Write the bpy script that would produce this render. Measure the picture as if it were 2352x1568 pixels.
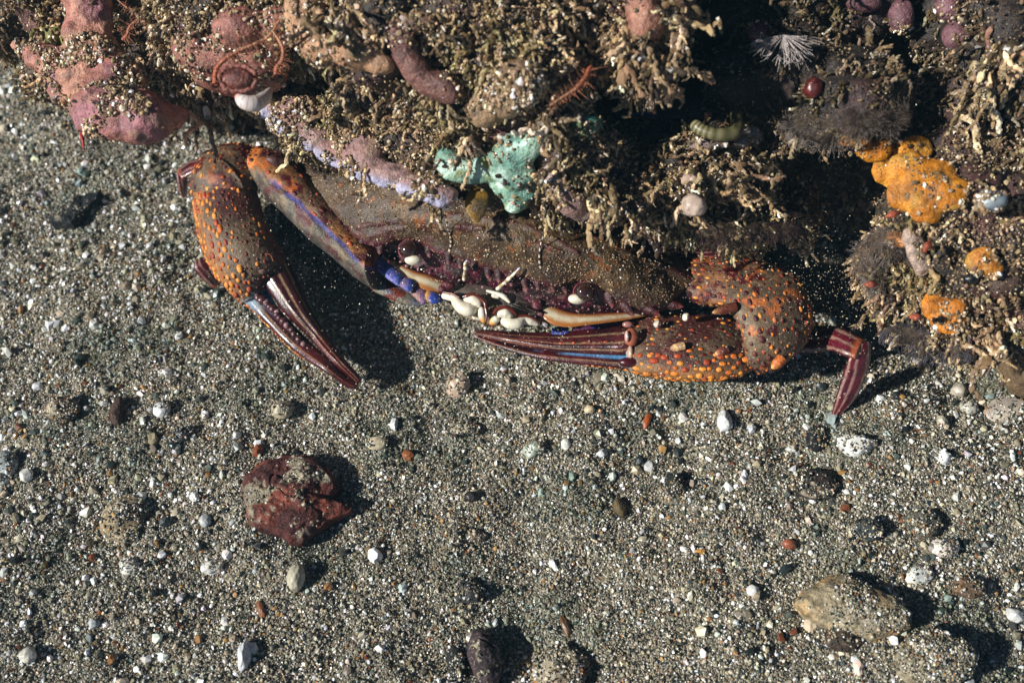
import bpy, math, random
import numpy as np
from mathutils import Vector

for o in list(bpy.data.objects): bpy.data.objects.remove(o)
SC = bpy.context.scene
COL = SC.collection
SC.unit_settings.scale_length = 0.01          # one unit = one centimetre
rng = np.random.default_rng(7)
random.seed(7)

# ------------------------------------------------------------------ camera
PITCH = math.radians(58)
CAMD, FP = 26.0, 2600.0
CAM = np.array([0.0, -CAMD*math.cos(PITCH), CAMD*math.sin(PITCH)])
FWD = np.array([0.0, math.cos(PITCH), -math.sin(PITCH)])
UP = np.array([0.0, math.sin(PITCH), math.cos(PITCH)])
RT = np.array([1.0, 0, 0])
cd = bpy.data.cameras.new('camera'); cam = bpy.data.objects.new('camera', cd); COL.objects.link(cam)
cam.location = CAM; cam.rotation_euler = (math.pi/2-PITCH, 0, 0)
cd.sensor_width = 36; cd.lens = FP/2352*36; cd.clip_start = 0.1; cd.clip_end = 500
cd.dof.use_dof = True; cd.dof.focus_distance = 23.6; cd.dof.aperture_fstop = 0.17
SC.camera = cam

# ------------------------------------------------------------------ light
SUN = Vector((-0.77, -0.30, 0.55)).normalized()       # direction towards the light
sd = bpy.data.lights.new('sun', 'SUN'); sun = bpy.data.objects.new('sun', sd); COL.objects.link(sun)
sd.energy = 4.2; sd.angle = math.radians(1.5); sd.color = (1.0, 0.985, 0.95)
sun.rotation_euler = SUN.to_track_quat('Z', 'Y').to_euler()
W = bpy.data.worlds.new('World'); SC.world = W; W.use_nodes = True
nt = W.node_tree; sky = nt.nodes.new('ShaderNodeTexSky'); sky.sky_type = 'NISHITA'; sky.sun_disc = False
sky.sun_elevation = math.asin(SUN.z); sky.sun_rotation = math.atan2(SUN.x, SUN.y); sky.air_density = .35; sky.dust_density = .2
nt.links.new(sky.outputs[0], nt.nodes['Background'].inputs[0]); nt.nodes['Background'].inputs[1].default_value = 0.05
vs = SC.view_settings; vs.view_transform = 'Standard'; vs.look = 'None'; vs.exposure = 0.66; vs.gamma = 1
SC.cycles.max_bounces = 5; SC.cycles.diffuse_bounces = 2; SC.cycles.glossy_bounces = 2; SC.cycles.transmission_bounces = 3

# ------------------------------------------------------------------ maths helpers
def ray(x, y):
    x = np.asarray(x, float); y = np.asarray(y, float)
    return FWD + ((x-1176)/FP)[..., None]*RT + ((784-y)/FP)[..., None]*UP
def P(x, y, h):
    r = ray(x, y); h = np.asarray(h, float)
    t = (h-CAM[2])/r[..., 2]
    return CAM + r*t[..., None]
def proj(p):
    d = np.asarray(p)-CAM; z = d@FWD
    return 1176+FP*(d@RT)/z, 784-FP*(d@UP)/z, z
def L(c):                                   # sRGB 0-255 -> linear
    c = np.asarray(c, float)/255.
    return np.where(c <= 0.04045, c/12.92, ((c+0.055)/1.055)**2.4)
def _h(i, j, k, s):
    n = (i*374761393 + j*668265263 + k*2147483647 + s*974634777) & 0xffffffff
    n = ((n ^ (n >> 13))*1274126177) & 0xffffffff
    return ((n ^ (n >> 16)) & 0xffff)/65535.
def vn(p, s=0):
    p = np.asarray(p, float); f = np.floor(p); t = p-f; t = t*t*(3-2*t); f = f.astype(np.int64)
    i, j, k = f[..., 0], f[..., 1], f[..., 2]; r = 0
    for a in (0, 1):
        for b in (0, 1):
            for c in (0, 1):
                w = (t[..., 0] if a else 1-t[..., 0])*(t[..., 1] if b else 1-t[..., 1])*(t[..., 2] if c else 1-t[..., 2])
                r = r + w*_h(i+a, j+b, k+c, s)
    return r*2-1
def fbm(p, o=4, s=0, g=0.5):
    p = np.asarray(p, float); a = 1; r = 0; n = 0
    for q in range(o):
        r = r + a*vn(p, s+q*17); n += a; a *= g; p = p*2.03+3.7
    return r/n
def ss(a, b, x): t = np.clip((x-a)/(b-a), 0, 1); return t*t*(3-2*t)
def mix(a, b, t):
    t = np.asarray(t)
    return np.asarray(a)*(1-t[..., None])+np.asarray(b)*t[..., None]
def crom(pts, n):                            # Catmull-Rom through rows of pts, n samples
    p = np.asarray(pts, float); m = len(p)
    p = np.vstack([2*p[0]-p[1], p, 2*p[-1]-p[-2]])
    u = np.linspace(0, m-1, n); i = np.minimum(u.astype(int), m-2); t = (u-i)[:, None]
    a, b, c, d = p[i], p[i+1], p[i+2], p[i+3]
    return 0.5*((2*b)+(c-a)*t+(2*a-5*b+4*c-d)*t**2+(3*b-a-3*c+d)*t**3)

# ------------------------------------------------------------------ mesh helpers
def ico(sub):
    import bmesh
    bm = bmesh.new(); bmesh.ops.create_icosphere(bm, subdivisions=sub, radius=1)
    V = np.array([v.co[:] for v in bm.verts]); F = np.array([[v.index for v in f.verts] for f in bm.faces]); bm.free()
    return V, F
ICO = {k: ico(k) for k in (1, 2, 3, 4, 5)}
class Geo:
    def __init__(s): s.V = []; s.F = []; s.C = []; s.n = 0
    def add(s, V, F, C=None):
        V = np.asarray(V, float)
        C = np.full((len(V), 3), .5) if C is None else np.asarray(C, float)
        if C.ndim == 1: C = np.tile(C, (len(V), 1))
        s.V.append(V); s.F.append(np.asarray(F)+s.n); s.C.append(C); s.n += len(V)
    def build(s, name, mat, parent=None, smooth=True):
        V = np.concatenate(s.V); C = np.clip(np.concatenate(s.C), 0, 1)
        me = bpy.data.meshes.new(name)
        me.vertices.add(len(V)); me.vertices.foreach_set('co', V.ravel().astype(np.float32))
        sz = np.concatenate([np.full(len(f), f.shape[1]) for f in s.F]); fl = np.concatenate([f.ravel() for f in s.F])
        me.loops.add(len(fl)); me.polygons.add(len(sz))
        me.loops.foreach_set('vertex_index', fl.astype(np.int32))
        st = np.concatenate([[0], np.cumsum(sz)[:-1]])
        me.polygons.foreach_set('loop_start', st.astype(np.int32))
        try: me.polygons.foreach_set('loop_total', sz.astype(np.int32))
        except Exception: pass
        me.update(calc_edges=True)
        me.polygons.foreach_set('use_smooth', np.full(len(sz), smooth))
        at = me.color_attributes.new('Col', 'FLOAT_COLOR', 'POINT')
        at.data.foreach_set('color', np.hstack([C, np.ones((len(C), 1))]).ravel().astype(np.float32))
        me.materials.append(mat); me.validate()
        o = bpy.data.objects.new(name, me); COL.objects.link(o)
        if parent is not None: o.parent = parent
        return o
def tag(o, label=None, cat=None, group=None, kind=None):
    if label: o['label'] = label
    if cat: o['category'] = cat
    if group: o['group'] = group
    if kind: o['kind'] = kind
    return o
def empty(name, label, cat, group=None):
    o = bpy.data.objects.new(name, None); COL.objects.link(o); return tag(o, label, cat, group)
def rotm(n):                                 # n random rotations
    q = rng.normal(size=(n, 4)); q /= np.linalg.norm(q, axis=1)[:, None]
    w, x, y, z = q.T
    return np.stack([1-2*(y*y+z*z), 2*(x*y-z*w), 2*(x*z+y*w), 2*(x*y+z*w), 1-2*(x*x+z*z), 2*(y*z-x*w),
                     2*(x*z-y*w), 2*(y*z+x*w), 1-2*(x*x+y*y)], 1).reshape(n, 3, 3)
def scatter(g, pos, scl, colr, sub=1, rough=0.28, along=None):   # irregular grains, one per pos
    n = len(pos); V, F = ICO[sub]
    scl = np.asarray(scl, float)
    if scl.ndim == 1: scl = scl[:, None]*np.clip(1+rng.normal(0, .25, (n, 3)), .45, 1.7)
    m = len(V); VV = V[None]*(1+rng.uniform(-rough, rough, (n, m, 1)))*scl[:, None, :]
    VV = np.einsum('nij,nmj->nmi', rotm(n), VV)
    if along is not None: VV = VV+(VV@along[:, :, None])*along[:, None, :]*.9
    VV = VV+pos[:, None, :]
    g.add(VV.reshape(-1, 3), (F[None]+np.arange(n)[:, None, None]*m).reshape(-1, 3), np.repeat(colr, m, 0))
def palette(n, cols, w, jit=.25):
    c = np.array([L(k) for k in cols]); w = np.array(w, float); i = rng.choice(len(c), n, p=w/w.sum())
    return np.clip(c[i]*np.exp(rng.normal(0, jit, (n, 1)))*np.exp(rng.normal(0, .045, (n, 3))), .002, .9)
def frame(C, T):
    T = T/np.linalg.norm(T, axis=1)[:, None]; Vw = CAM-C; Vw /= np.linalg.norm(Vw, axis=1)[:, None]
    S = np.cross(T, Vw); S /= np.linalg.norm(S, axis=1)[:, None]; N = np.cross(S, T)
    return T, S, N
def loft(edges, thick, nu=80, nv=48, colf=None, rad=None, cap=.5, squash=2.0):
    """edges rows: ax,ay,bx,by,h  (both outline edges in picture pixels, height of the axis). thick: depth/half width.
    Returns V,F,C plus per-vertex u and angle."""
    e = crom(edges, nu); A = P(e[:, 0], e[:, 1], e[:, 4]); B = P(e[:, 2], e[:, 3], e[:, 4])
    C = (A+B)/2; w = np.linalg.norm(B-A, axis=1)/2
    T = np.gradient(C, axis=0); T, S, N = frame(C, T)
    S2 = (B-A)/np.linalg.norm(B-A, axis=1)[:, None]        # across, from a to b
    th = np.linspace(0, 2*math.pi, nv, endpoint=False); u = np.linspace(0, 1, nu)
    if cap: 
        k = np.clip(np.minimum(u, 1-u)/(.03*cap*2), 0, 1); k = np.sqrt(1-(1-k)**2); k = np.maximum(k, .03)
    else: k = np.ones(nu)
    ct, st = np.cos(th), np.sin(th)
    f = (np.abs(ct)**squash+np.abs(st)**squash)**(-1/squash)
    U, TH = np.meshgrid(u, th, indexing='ij')
    R = f[None]*np.ones_like(U)
    if rad is not None: R = R*rad(U, TH)
    tk = np.interp(u, np.linspace(0, 1, len(thick)), thick) if hasattr(thick, '__len__') else thick*np.ones(nu)
    V = C[:, None]-S2[:, None]*(R*ct[None]*(w*k)[:, None])[..., None]+N[:, None]*(R*st[None]*(w*k*tk)[:, None])[..., None]
    idx = np.arange(nu*nv).reshape(nu, nv); i0 = idx[:-1]; i1 = idx[1:]
    F = np.stack([i0, np.roll(i0, -1, 1), np.roll(i1, -1, 1), i1], -1).reshape(-1, 4)
    Vf = V.reshape(-1, 3)
    Cc = colf(U.ravel(), TH.ravel(), Vf) if colf is not None else np.full((len(Vf), 3), .5)
    return Vf, F, Cc, U.ravel(), TH.ravel()
def capped(g, r, nv):                        # add loft plus end caps
    V, F, C = r[:3]; g.add(V, F, C)
    n = len(V); c0 = V[:nv].mean(0); c1 = V[-nv:].mean(0)
    i = np.arange(nv); j = (i+1) % nv
    g.add(np.vstack([V[:nv], c0]), np.stack([j, i, np.full(nv, nv)], 1), np.vstack([C[:nv], C[:1]]))
    g.add(np.vstack([V[-nv:], c1]), np.stack([i, j, np.full(nv, nv)], 1), np.vstack([C[-nv:], C[-1:]]))
def tube(g, pts, rad, col, nv=8, n=None, band=None):      # world-space tube through points
    pts = np.asarray(pts, float); n = n or len(pts)*6; C = crom(pts, n)
    T = np.gradient(C, axis=0); T, S, N = frame(C, T)
    r = np.interp(np.linspace(0, 1, n), np.linspace(0, 1, len(rad)), rad) if hasattr(rad, '__len__') else np.full(n, rad)
    th = np.linspace(0, 2*math.pi, nv, endpoint=False)
    V = C[:, None]+(S[:, None]*np.cos(th)[None, :, None]+N[:, None]*np.sin(th)[None, :, None])*r[:, None, None]
    idx = np.arange(n*nv).reshape(n, nv); i0 = idx[:-1]; i1 = idx[1:]
    F = np.stack([i0, np.roll(i0, -1, 1), np.roll(i1, -1, 1), i1], -1).reshape(-1, 4)
    cc = np.tile(np.asarray(col, float), (n*nv, 1)) if np.ndim(col) == 1 else np.repeat(col, nv, 0)
    if band is not None: cc = np.repeat(band(np.linspace(0, 1, n)), nv, 0)
    g.add(V.reshape(-1, 3), F, cc)
def Pl(l): l = np.asarray(l, float); return P(l[:, 0], l[:, 1], l[:, 2])
def segd(x, y, pl):                          # distance in px to a polyline
    d = np.full(np.shape(x), 1e9); pl = np.asarray(pl, float)
    for a, b in zip(pl[:-1], pl[1:]):
        ab = b-a; t = np.clip(((x-a[0])*ab[0]+(y-a[1])*ab[1])/(ab@ab), 0, 1)
        d = np.minimum(d, np.hypot(x-a[0]-t*ab[0], y-a[1]-t*ab[1]))
    return d
def remesh(V, F, vox, smooth=2):
    me = bpy.data.meshes.new('t'); me.from_pydata([tuple(v) for v in V], [], [tuple(int(i) for i in f) for f in F])
    o = bpy.data.objects.new('t', me); COL.objects.link(o)
    m = o.modifiers.new('r', 'REMESH'); m.mode = 'VOXEL'; m.voxel_size = vox
    if smooth: s = o.modifiers.new('s', 'SMOOTH'); s.iterations = smooth; s.factor = .6
    dg = bpy.context.evaluated_depsgraph_get(); ev = o.evaluated_get(dg); em = ev.to_mesh()
    n = len(em.vertices); v = np.empty(n*3, np.float32); em.vertices.foreach_get('co', v)
    nn = np.empty(n*3, np.float32); em.vertices.foreach_get('normal', nn)
    em.calc_loop_triangles(); f = np.empty(len(em.loop_triangles)*3, np.int32); em.loop_triangles.foreach_get('vertices', f)
    ev.to_mesh_clear(); bpy.data.objects.remove(o); bpy.data.meshes.remove(me)
    return v.reshape(-1, 3).astype(float), f.reshape(-1, 3), nn.reshape(-1, 3).astype(float)
def vnorm(V, F):
    a, b, c = V[F[:, 0]], V[F[:, 1]], V[F[:, 2]]; fn = np.cross(b-a, c-a); N = np.zeros_like(V)
    for k in range(3): np.add.at(N, F[:, k], fn)
    return N/np.maximum(np.linalg.norm(N, axis=1), 1e-9)[:, None]
def lump_geo(lumps, sub=3):
    """lumps: x, y, h, rx, ry, rz (cm, in the picture's right / up / depth axes)"""
    V0, F0 = ICO[sub]; g = Geo()
    for (x, y, h, a, b, c) in lumps:
        ctr = P(x, y, h); M = np.stack([RT*a, UP*b, -FWD*c]); g.add(V0@M+ctr, F0)
    return np.concatenate(g.V), np.concatenate(g.F)
def organic(lumps, vox=.07, disp=(), smooth=3):
    V, F = lump_geo(lumps); V, F, N = remesh(V, F, vox, smooth)
    for i, (fr, am) in enumerate(disp): V = V+N*(fbm(V*fr, 3, 11+i*5)*am)[:, None]
    return V, F, vnorm(V, F)

# ------------------------------------------------------------------ materials
def mat_vc(name, rough=.6, noise=(), bump=(), coat=0, sss=0, trans=0, spec=.5, speck=None, alpha=None):
    """vertex colour 'Col' (the thing's own pattern) times fine noise, plus bump."""
    m = bpy.data.materials.new(name); m.use_nodes = True; t = m.node_tree; N = t.nodes; K = t.links
    b = N['Principled BSDF']; b.inputs['Roughness'].default_value = rough; b.inputs['Specular IOR Level'].default_value = spec
    a = N.new('ShaderNodeAttribute'); a.attribute_name = 'Col'; c = a.outputs['Color']
    tc = N.new('ShaderNodeTexCoord')
    def nz(sc, det=4):
        n = N.new('ShaderNodeTexNoise'); n.inputs['Scale'].default_value = sc; n.inputs['Detail'].default_value = det
        n.inputs['Roughness'].default_value = .65
        K.new(tc.outputs['Object'], n.inputs['Vector']); return n.outputs['Fac']
    for sc, lo, hi in noise:
        r = N.new('ShaderNodeMapRange'); K.new(nz(sc), r.inputs[0]); r.inputs[1].default_value = .3; r.inputs[2].default_value = .7
        r.inputs[3].default_value = lo; r.inputs[4].default_value = hi
        x = N.new('ShaderNodeMix'); x.data_type = 'RGBA'; x.blend_type = 'MULTIPLY'; x.inputs['Factor'].default_value = 1
        K.new(c, x.inputs[6]); K.new(r.outputs[0], x.inputs[7]); c = x.outputs[2]
    if speck:
        for sc, thr, colr, amt in speck:
            n = nz(sc, 3); r = N.new('ShaderNodeMapRange'); K.new(n, r.inputs[0]); r.inputs[1].default_value = thr; r.inputs[2].default_value = thr+.06
            r.inputs[3].default_value = 0; r.inputs[4].default_value = amt
            x = N.new('ShaderNodeMix'); x.data_type = 'RGBA'; K.new(r.outputs[0], x.inputs['Factor']); K.new(c, x.inputs[6])
            x.inputs[7].default_value = (*L(colr), 1); c = x.outputs[2]
    K.new(c, b.inputs['Base Color'])
    nrm = None
    for sc, st in bump:
        bp = N.new('ShaderNodeBump'); bp.inputs['Strength'].default_value = st; bp.inputs['Distance'].default_value = .5/sc
        K.new(nz(sc, 3), bp.inputs['Height'])
        if nrm: K.new(nrm, bp.inputs['Normal'])
        nrm = bp.outputs[0]
    if nrm: K.new(nrm, b.inputs['Normal'])
    b.inputs['Coat Weight'].default_value = coat; b.inputs['Coat Roughness'].default_value = .12
    if sss:
        b.inputs['Subsurface Weight'].default_value = sss; b.inputs['Subsurface Radius'].default_value = (.2, .1, .06); b.inputs['Subsurface Scale'].default_value = .6
    if trans: b.inputs['Transmission Weight'].default_value = trans
    if alpha: b.inputs['Alpha'].default_value = alpha
    return m
M_grain = mat_vc('sand_grain', .28, spec=.6)
M_stone = mat_vc('stone', .8, noise=[(3, .55, 1.35), (14, .55, 1.4)], bump=[(6, .8), (22, 1.0)], spec=.3, speck=[(20, .63, (170, 158, 134), .6)])
M_pale = mat_vc('shell', .4, noise=[(6, .8, 1.1)], bump=[(12, .3)], speck=[(16, .62, (60, 55, 45), .6)])
M_turf = mat_vc('silted_algae', .38, spec=.55)
M_rock = mat_vc('reef_rock', .65, noise=[(1.2, .5, 1.5), (6, .55, 1.4), (20, .6, 1.4)], bump=[(5, .7), (18, .8)], speck=[(22, .62, (150, 125, 90), .6)])
M_sponge = mat_vc('sponge', .55, noise=[(2.2, .62, 1.3), (9, .68, 1.3), (26, .7, 1.25)], bump=[(5, .6), (12, .8), (28, .8)], sss=.12, speck=[(24, .63, (215, 195, 165), .6), (11, .66, (60, 36, 30), .55)])
M_shell = mat_vc('crab_shell', .5, noise=[(3, .7, 1.2), (9, .65, 1.3), (22, .7, 1.3)], bump=[(10, .55), (28, .8)], spec=.5,
                 speck=[(24, .60, (150, 130, 98), .55), (13, .64, (60, 22, 22), .7)])
M_claw = mat_vc('crab_finger', .34, noise=[(5, .6, 1.2), (20, .7, 1.25)], bump=[(9, .3), (26, .3)], coat=.15, speck=[(28, .63, (150, 124, 104), .5)])
M_enamel = mat_vc('crab_mouthpart', .3, noise=[(8, .88, 1.05)], bump=[(10, .12)], coat=.3, sss=.15)
M_hair = mat_vc('hydroid', .6, spec=.2, alpha=.38)
M_membrane = mat_vc('membrane', .25, noise=[(12, .7, 1.2)], bump=[(14, .3)], coat=.5, alpha=.75)
def mat_eye():
    m = bpy.data.materials.new('crab_eye'); m.use_nodes = True; b = m.node_tree.nodes['Principled BSDF']
    b.inputs['Base Color'].default_value = (*L((48, 26, 20)), 1); b.inputs['Roughness'].default_value = .12
    b.inputs['Coat Weight'].default_value = 1; b.inputs['Coat Roughness'].default_value = .03
    return m
M_eye = mat_eye()

# ------------------------------------------------------------------ sea floor
RED = P(672, 1140, 0)
def ground(x, y):
    p = np.stack([x, y, np.zeros_like(x)], -1)
    h = .42*fbm(p*.16+5, 3, 1)+.26*fbm(p*.7, 3, 3)+.085*fbm(p*2.3, 3, 5)
    for (px, py, r, a) in GB:
        q = P(px, py, 0); d2 = ((x-q[0])**2+((y-q[1])*1.0)**2)/r**2; h = h+a*np.exp(-d2)
    return h
GB = [(800, 600, 1.3, -.35), (960, 780, 1.3, -.35), (1130, 820, 1.0, -.15), (2230, 1120, 2.2, .35), (2150, 1510, .9, .35), (640, 1080, 1.3, .12),
      (1500, 1000, 1.2, -.1), (1350, 1540, .45, -.3), (1100, 1330, 1.2, .12), (300, 1000, 1.6, .15), (1900, 1060, .8, -.15), (2200, 850, 1.5, -.3),
      (480, 1400, 1.0, -.18), (1700, 1300, 1.6, .2), (1850, 900, 1, -.15), (1930, 620, 1.6, -.7)]
def Pg(x, y, dz=0):
    p = P(x, y, 0.)
    for _ in range(4): p = P(x, y, ground(p[..., 0], p[..., 1])+dz)
    return p
def axis(lo, a, b, hi, fine, coarse):
    return np.unique(np.concatenate([np.linspace(lo, a, coarse), np.linspace(a, b, fine), np.linspace(b, hi, coarse)]))
gx = axis(-60, -14, 14, 60, 560, 14); gy = axis(-60, -10, 12, 60, 440, 14)
GX, GY = np.meshgrid(gx, gy, indexing='ij'); GZ = ground(GX, GY)
g = Geo(); V = np.stack([GX, GY, GZ], -1).reshape(-1, 3); idx = np.arange(len(V)).reshape(GX.shape)
V[:, 2] += .03*fbm(V*6, 3, 9)
g.add(V, np.stack([idx[:-1, :-1], idx[1:, :-1], idx[1:, 1:], idx[:-1, 1:]], -1).reshape(-1, 4), L((96, 88, 74)))
def mat_sand():
    m = bpy.data.materials.new('sand'); m.use_nodes = True; t = m.node_tree; N = t.nodes; K = t.links; b = N['Principled BSDF']
    tc = N.new('ShaderNodeTexCoord'); v = N.new('ShaderNodeTexVoronoi'); v.inputs['Scale'].default_value = 26; K.new(tc.outputs['Object'], v.inputs['Vector'])
    s = N.new('ShaderNodeSeparateColor'); K.new(v.outputs['Color'], s.inputs[0]); r = N.new('ShaderNodeValToRGB'); K.new(s.outputs[0], r.inputs[0])
    r.color_ramp.interpolation = 'CONSTANT'; el = r.color_ramp.elements
    cs = [(0, (44, 48, 44)), (.14, (86, 82, 70)), (.34, (120, 112, 94)), (.60, (142, 134, 114)), (.84, (100, 84, 62)), (.90, (186, 178, 160))]
    el[0].position = 0; el[0].color = (*L(cs[0][1]), 1); el[1].position = cs[1][0]; el[1].color = (*L(cs[1][1]), 1)
    for p_, c_ in cs[2:]: e = el.new(p_); e.color = (*L(c_), 1)
    K.new(r.outputs[0], b.inputs['Base Color']); bp = N.new('ShaderNodeBump'); bp.inputs['Strength'].default_value = .9; bp.inputs['Distance'].default_value = .05; bp.invert = True
    K.new(v.outputs['Distance'], bp.inputs['Height']); K.new(bp.outputs[0], b.inputs['Normal']); b.inputs['Roughness'].default_value = .6
    return m
tag(g.build('sand_floor', mat_sand()), kind='structure')

SANDC = [(120, 112, 93), (156, 145, 120), (188, 178, 153), (234, 232, 222), (34, 42, 40), (66, 70, 64), (150, 112, 66), (110, 62, 36), (196, 196, 192), (82, 92, 84)]
SANDW = [20, 22, 17, 11, 13, 11, 6, 2, 5, 5]
def sand(n, smin, smax, xr=(-15, 15), yr=(-9.8, 9.5), lift=.3, w=SANDW, sub=1, dens=None):
    x = rng.uniform(*xr, n); y = rng.uniform(*yr, n)
    p = np.stack([x, y, ground(x, y)], -1); sx, sy, _ = proj(p)
    k = (sx > -230) & (sx < 2560) & (sy < 1700) & (sy > -20) & ~((sy < 260) & (sx > 760))
    if dens is not None: k &= dens(p)
    p = p[k]; n = len(p); s = smin*np.exp(rng.exponential(.33, n)); s = np.minimum(s, smax)
    p[:, 2] += s*lift+rng.uniform(-.02, .03, n); c = palette(n, SANDC, w)
    film = ss(.12, .42, fbm(p*np.array([.75, .75, 0])+60, 3, 25)+.25*fbm(p*2.5, 2, 26)); return p, s, c*(1-film[:, None]*np.array([.52, .44, .47]))
g = Geo()
p, s, c = sand(380000, .014, .045, lift=-.1); scatter(g, p, s, c)
tag(g.build('sand_grains', M_grain, smooth=False), kind='stuff')
g = Geo()
def patchy(p): return fbm(p*.45, 3, 21)+.35*ss(-2, -11, p[:, 0])+.3*ss(3, 11, p[:, 0])-.10 > rng.uniform(-.5, .6, len(p))
p, s, c = sand(6800, .045, .10, w=[10, 14, 16, 22, 9, 9, 4, 1.5, 16, 7], dens=patchy, lift=.15); scatter(g, p, s, c, 1, .3)
p, s, c = sand(420, .08, .15, w=[10, 14, 14, 16, 12, 14, 4, 2, 12, 8], dens=patchy, lift=.1); scatter(g, p, s, c, 2, .2)
p, s, c = sand(2400, .04, .10, xr=(-13.6, -3), w=[8, 14, 20, 22, 5, 6, 3, 2, 18, 5], dens=lambda p: rng.random(len(p)) < ss(-3, -11, p[:, 0]), lift=.2); scatter(g, p, s, c, 1, .3)
tag(g.build('gravel', M_grain, smooth=False), kind='stuff')
# ------------------------------------------------------------------ stones and shells one can point to
def stone(x, y, rx, ry, hz, col, seed=0, ang=0, lumpy=.22, flat=0, sub=4, sink=.35, pts=None, mat=None, dust=0, col2=None, crack=0):
    """rx, ry in picture pixels; hz height in cm"""
    V, F = ICO[sub]; V = V.copy(); n = V/np.linalg.norm(V, axis=1)[:, None]
    s = np.array([seed*13.7, seed*5.1, seed*2.3])
    r = 1+lumpy*fbm(n*1.1+s, 3, seed)+lumpy*.5*fbm(n*3.5+s, 3, seed+3)
    if flat:                                           # facets: clip by random planes
        q = np.random.default_rng(seed+5).normal(size=(9, 3)); q /= np.linalg.norm(q, axis=1)[:, None]
        for k in q: r = np.minimum(r, (1-.32*flat)/np.maximum(n@k, .05))
    if crack: r = r-crack*ss(.09, 0, np.abs(fbm(n*2.1+s+7, 3, seed+6)))+crack*.8*fbm(n*9+s, 3, seed+8)
    V = n*r[:, None]
    if pts is not None:                                # outline: radius as a function of angle, picture axes (deg, factor)
        a = np.degrees(np.arctan2(V[:, 1], V[:, 0])) % 360; pa = np.array(pts, float)
        k = np.interp(a, np.r_[pa[-1, 0]-360, pa[:, 0], pa[0, 0]+360], np.r_[pa[-1, 1], pa[:, 1], pa[0, 1]])
        V[:, :2] *= (1+(k-1)*ss(0, .5, np.hypot(V[:, 0], V[:, 1])))[:, None]
    ca, sa = math.cos(math.radians(ang)), math.sin(math.radians(ang))
    X = V[:, 0]*rx/100; Y = V[:, 1]*ry/100/math.sin(PITCH)*1.03; X, Y = X*ca-Y*sa, X*sa+Y*ca
    base = Pg(x, y); g = Geo()
    W_ = np.stack([X, Y, V[:, 2]*hz], 1)+base+np.array([0, 0, hz*(1-2*sink)])
    c1 = L(col); c2 = L(col2) if col2 is not None else c1*.65
    C = mix(c1, c2, ss(-.25, .35, fbm(n*2.2+s, 4, seed+9)))
    if dust:
        t = ss(.25, .75, N_up(W_, F))*ss(.0, .12, fbm(W_*3.0, 4, seed+21)+.35*fbm(W_*16, 2, 5)+dust-.3); C = mix(C, L((176, 164, 138)), t)
    g.add(W_, F, C)
    if rx > 19:
        nn = vnorm(W_, F); m = int(rx*ry*(.22+1.0*dust)); k = rng.choice(len(W_), m, p=(lambda w: w/w.sum())(ss(.1, .8, nn[:, 2])*(.15+ss(-.1, .3, fbm(W_*2.5, 3, seed+4)))+1e-9))
        scatter(g, W_[k]+rng.normal(0, .02, (m, 3)), np.minimum(.014*np.exp(rng.exponential(.35, m)), .04), palette(m, SANDC, SANDW))
    return g
def N_up(V, F): return np.clip(vnorm(V, F)[:, 2], 0, 1)
def put(name, label, cat, *a, mat=None, group=None, **k):
    g = stone(*a, **k); o = g.build(name, mat or M_stone); return tag(o, label, cat, group)

def slab(name, label, cat, outline, hz, col, col2, seed, dust=.1, dome=.35, crack=.05, rim=.8, lumpy=.12):
    """a stone with a given plan outline (picture pixels), its own height and a rounded broken rim"""
    o = np.array(outline, float); c = o.mean(0); n = 160
    cl = np.vstack([o, o[:1]]); d = np.r_[0, np.cumsum(np.linalg.norm(np.diff(cl, axis=0), axis=1))]; u = np.linspace(0, d[-1], n, endpoint=False)
    px = np.interp(u, d, cl[:, 0]); py = np.interp(u, d, cl[:, 1]); m = 60; r = np.linspace(0, 1, m)
    base = Pg(c[0], c[1]); top = base[2]+hz*.7
    E = P(px, py, top*np.ones(n)); C0 = P(c[0], c[1], top)
    W_ = []
    for k in range(m): W_.append(C0+(E-C0)*r[k]+np.array([0, 0, hz*dome*(1-r[k]**2)-hz*.18*ss(.85, 1, r[k])]))
    for k in range(1, 14): q = k/13; W_.append(C0+(E-C0)*(1-.06*q*q)+np.array([0, 0, -hz*.18-hz*(.82+.5)*q]))
    W_ = np.array(W_); mm = len(W_); V = W_.reshape(-1, 3); idx = np.arange(mm*n).reshape(mm, n)
    F = np.stack([idx[:-1], idx[1:], np.roll(idx[1:], -1, 1), np.roll(idx[:-1], -1, 1)], -1).reshape(-1, 4)
    rr = np.repeat(np.r_[r, np.ones(13)], n); z = fbm(V*1.6+seed, 4, seed); f2 = fbm(V*5+seed, 4, seed+2)
    V[:, 2] += hz*(lumpy*2.2*z+lumpy*1.1*f2)*ss(1.3, .6, rr)-crack*ss(.07, 0, np.abs(fbm(V*1.3+seed, 3, seed+5)))
    V[:, :2] += (.05*np.stack([fbm(V*4, 3, 7), fbm(V*4+9, 3, 8)], 1))*ss(.5, 1, rr)[:, None]
    C = mix(L(col), L(col2), ss(-.12, .3, fbm(V*2.4, 4, seed+9))); C = mix(C, C*.55, ss(0, .3, fbm(V*7, 3, seed+11))); C = mix(C, L((150, 140, 118)), ss(.0, .15, fbm(V*2.2, 4, seed+21)+.4*fbm(V*14, 2, 5)+dust-.2)*ss(1.02, .8, rr))
    g = Geo(); g.add(V, F, C); k = rng.choice(np.where(rr < .97)[0], int(6000*dust+600), p=None); m_ = len(k)
    keep = fbm(V[k]*2.2, 4, seed+21)+dust-.3 > rng.uniform(-.25, .25, m_); k = k[keep]; m_ = len(k)
    scatter(g, V[k]+rng.normal(0, .015, (m_, 3)), np.minimum(.013*np.exp(rng.exponential(.35, m_)), .035), palette(m_, SANDC, SANDW))
    return tag(g.build(name, M_stone), label, cat)
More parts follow.
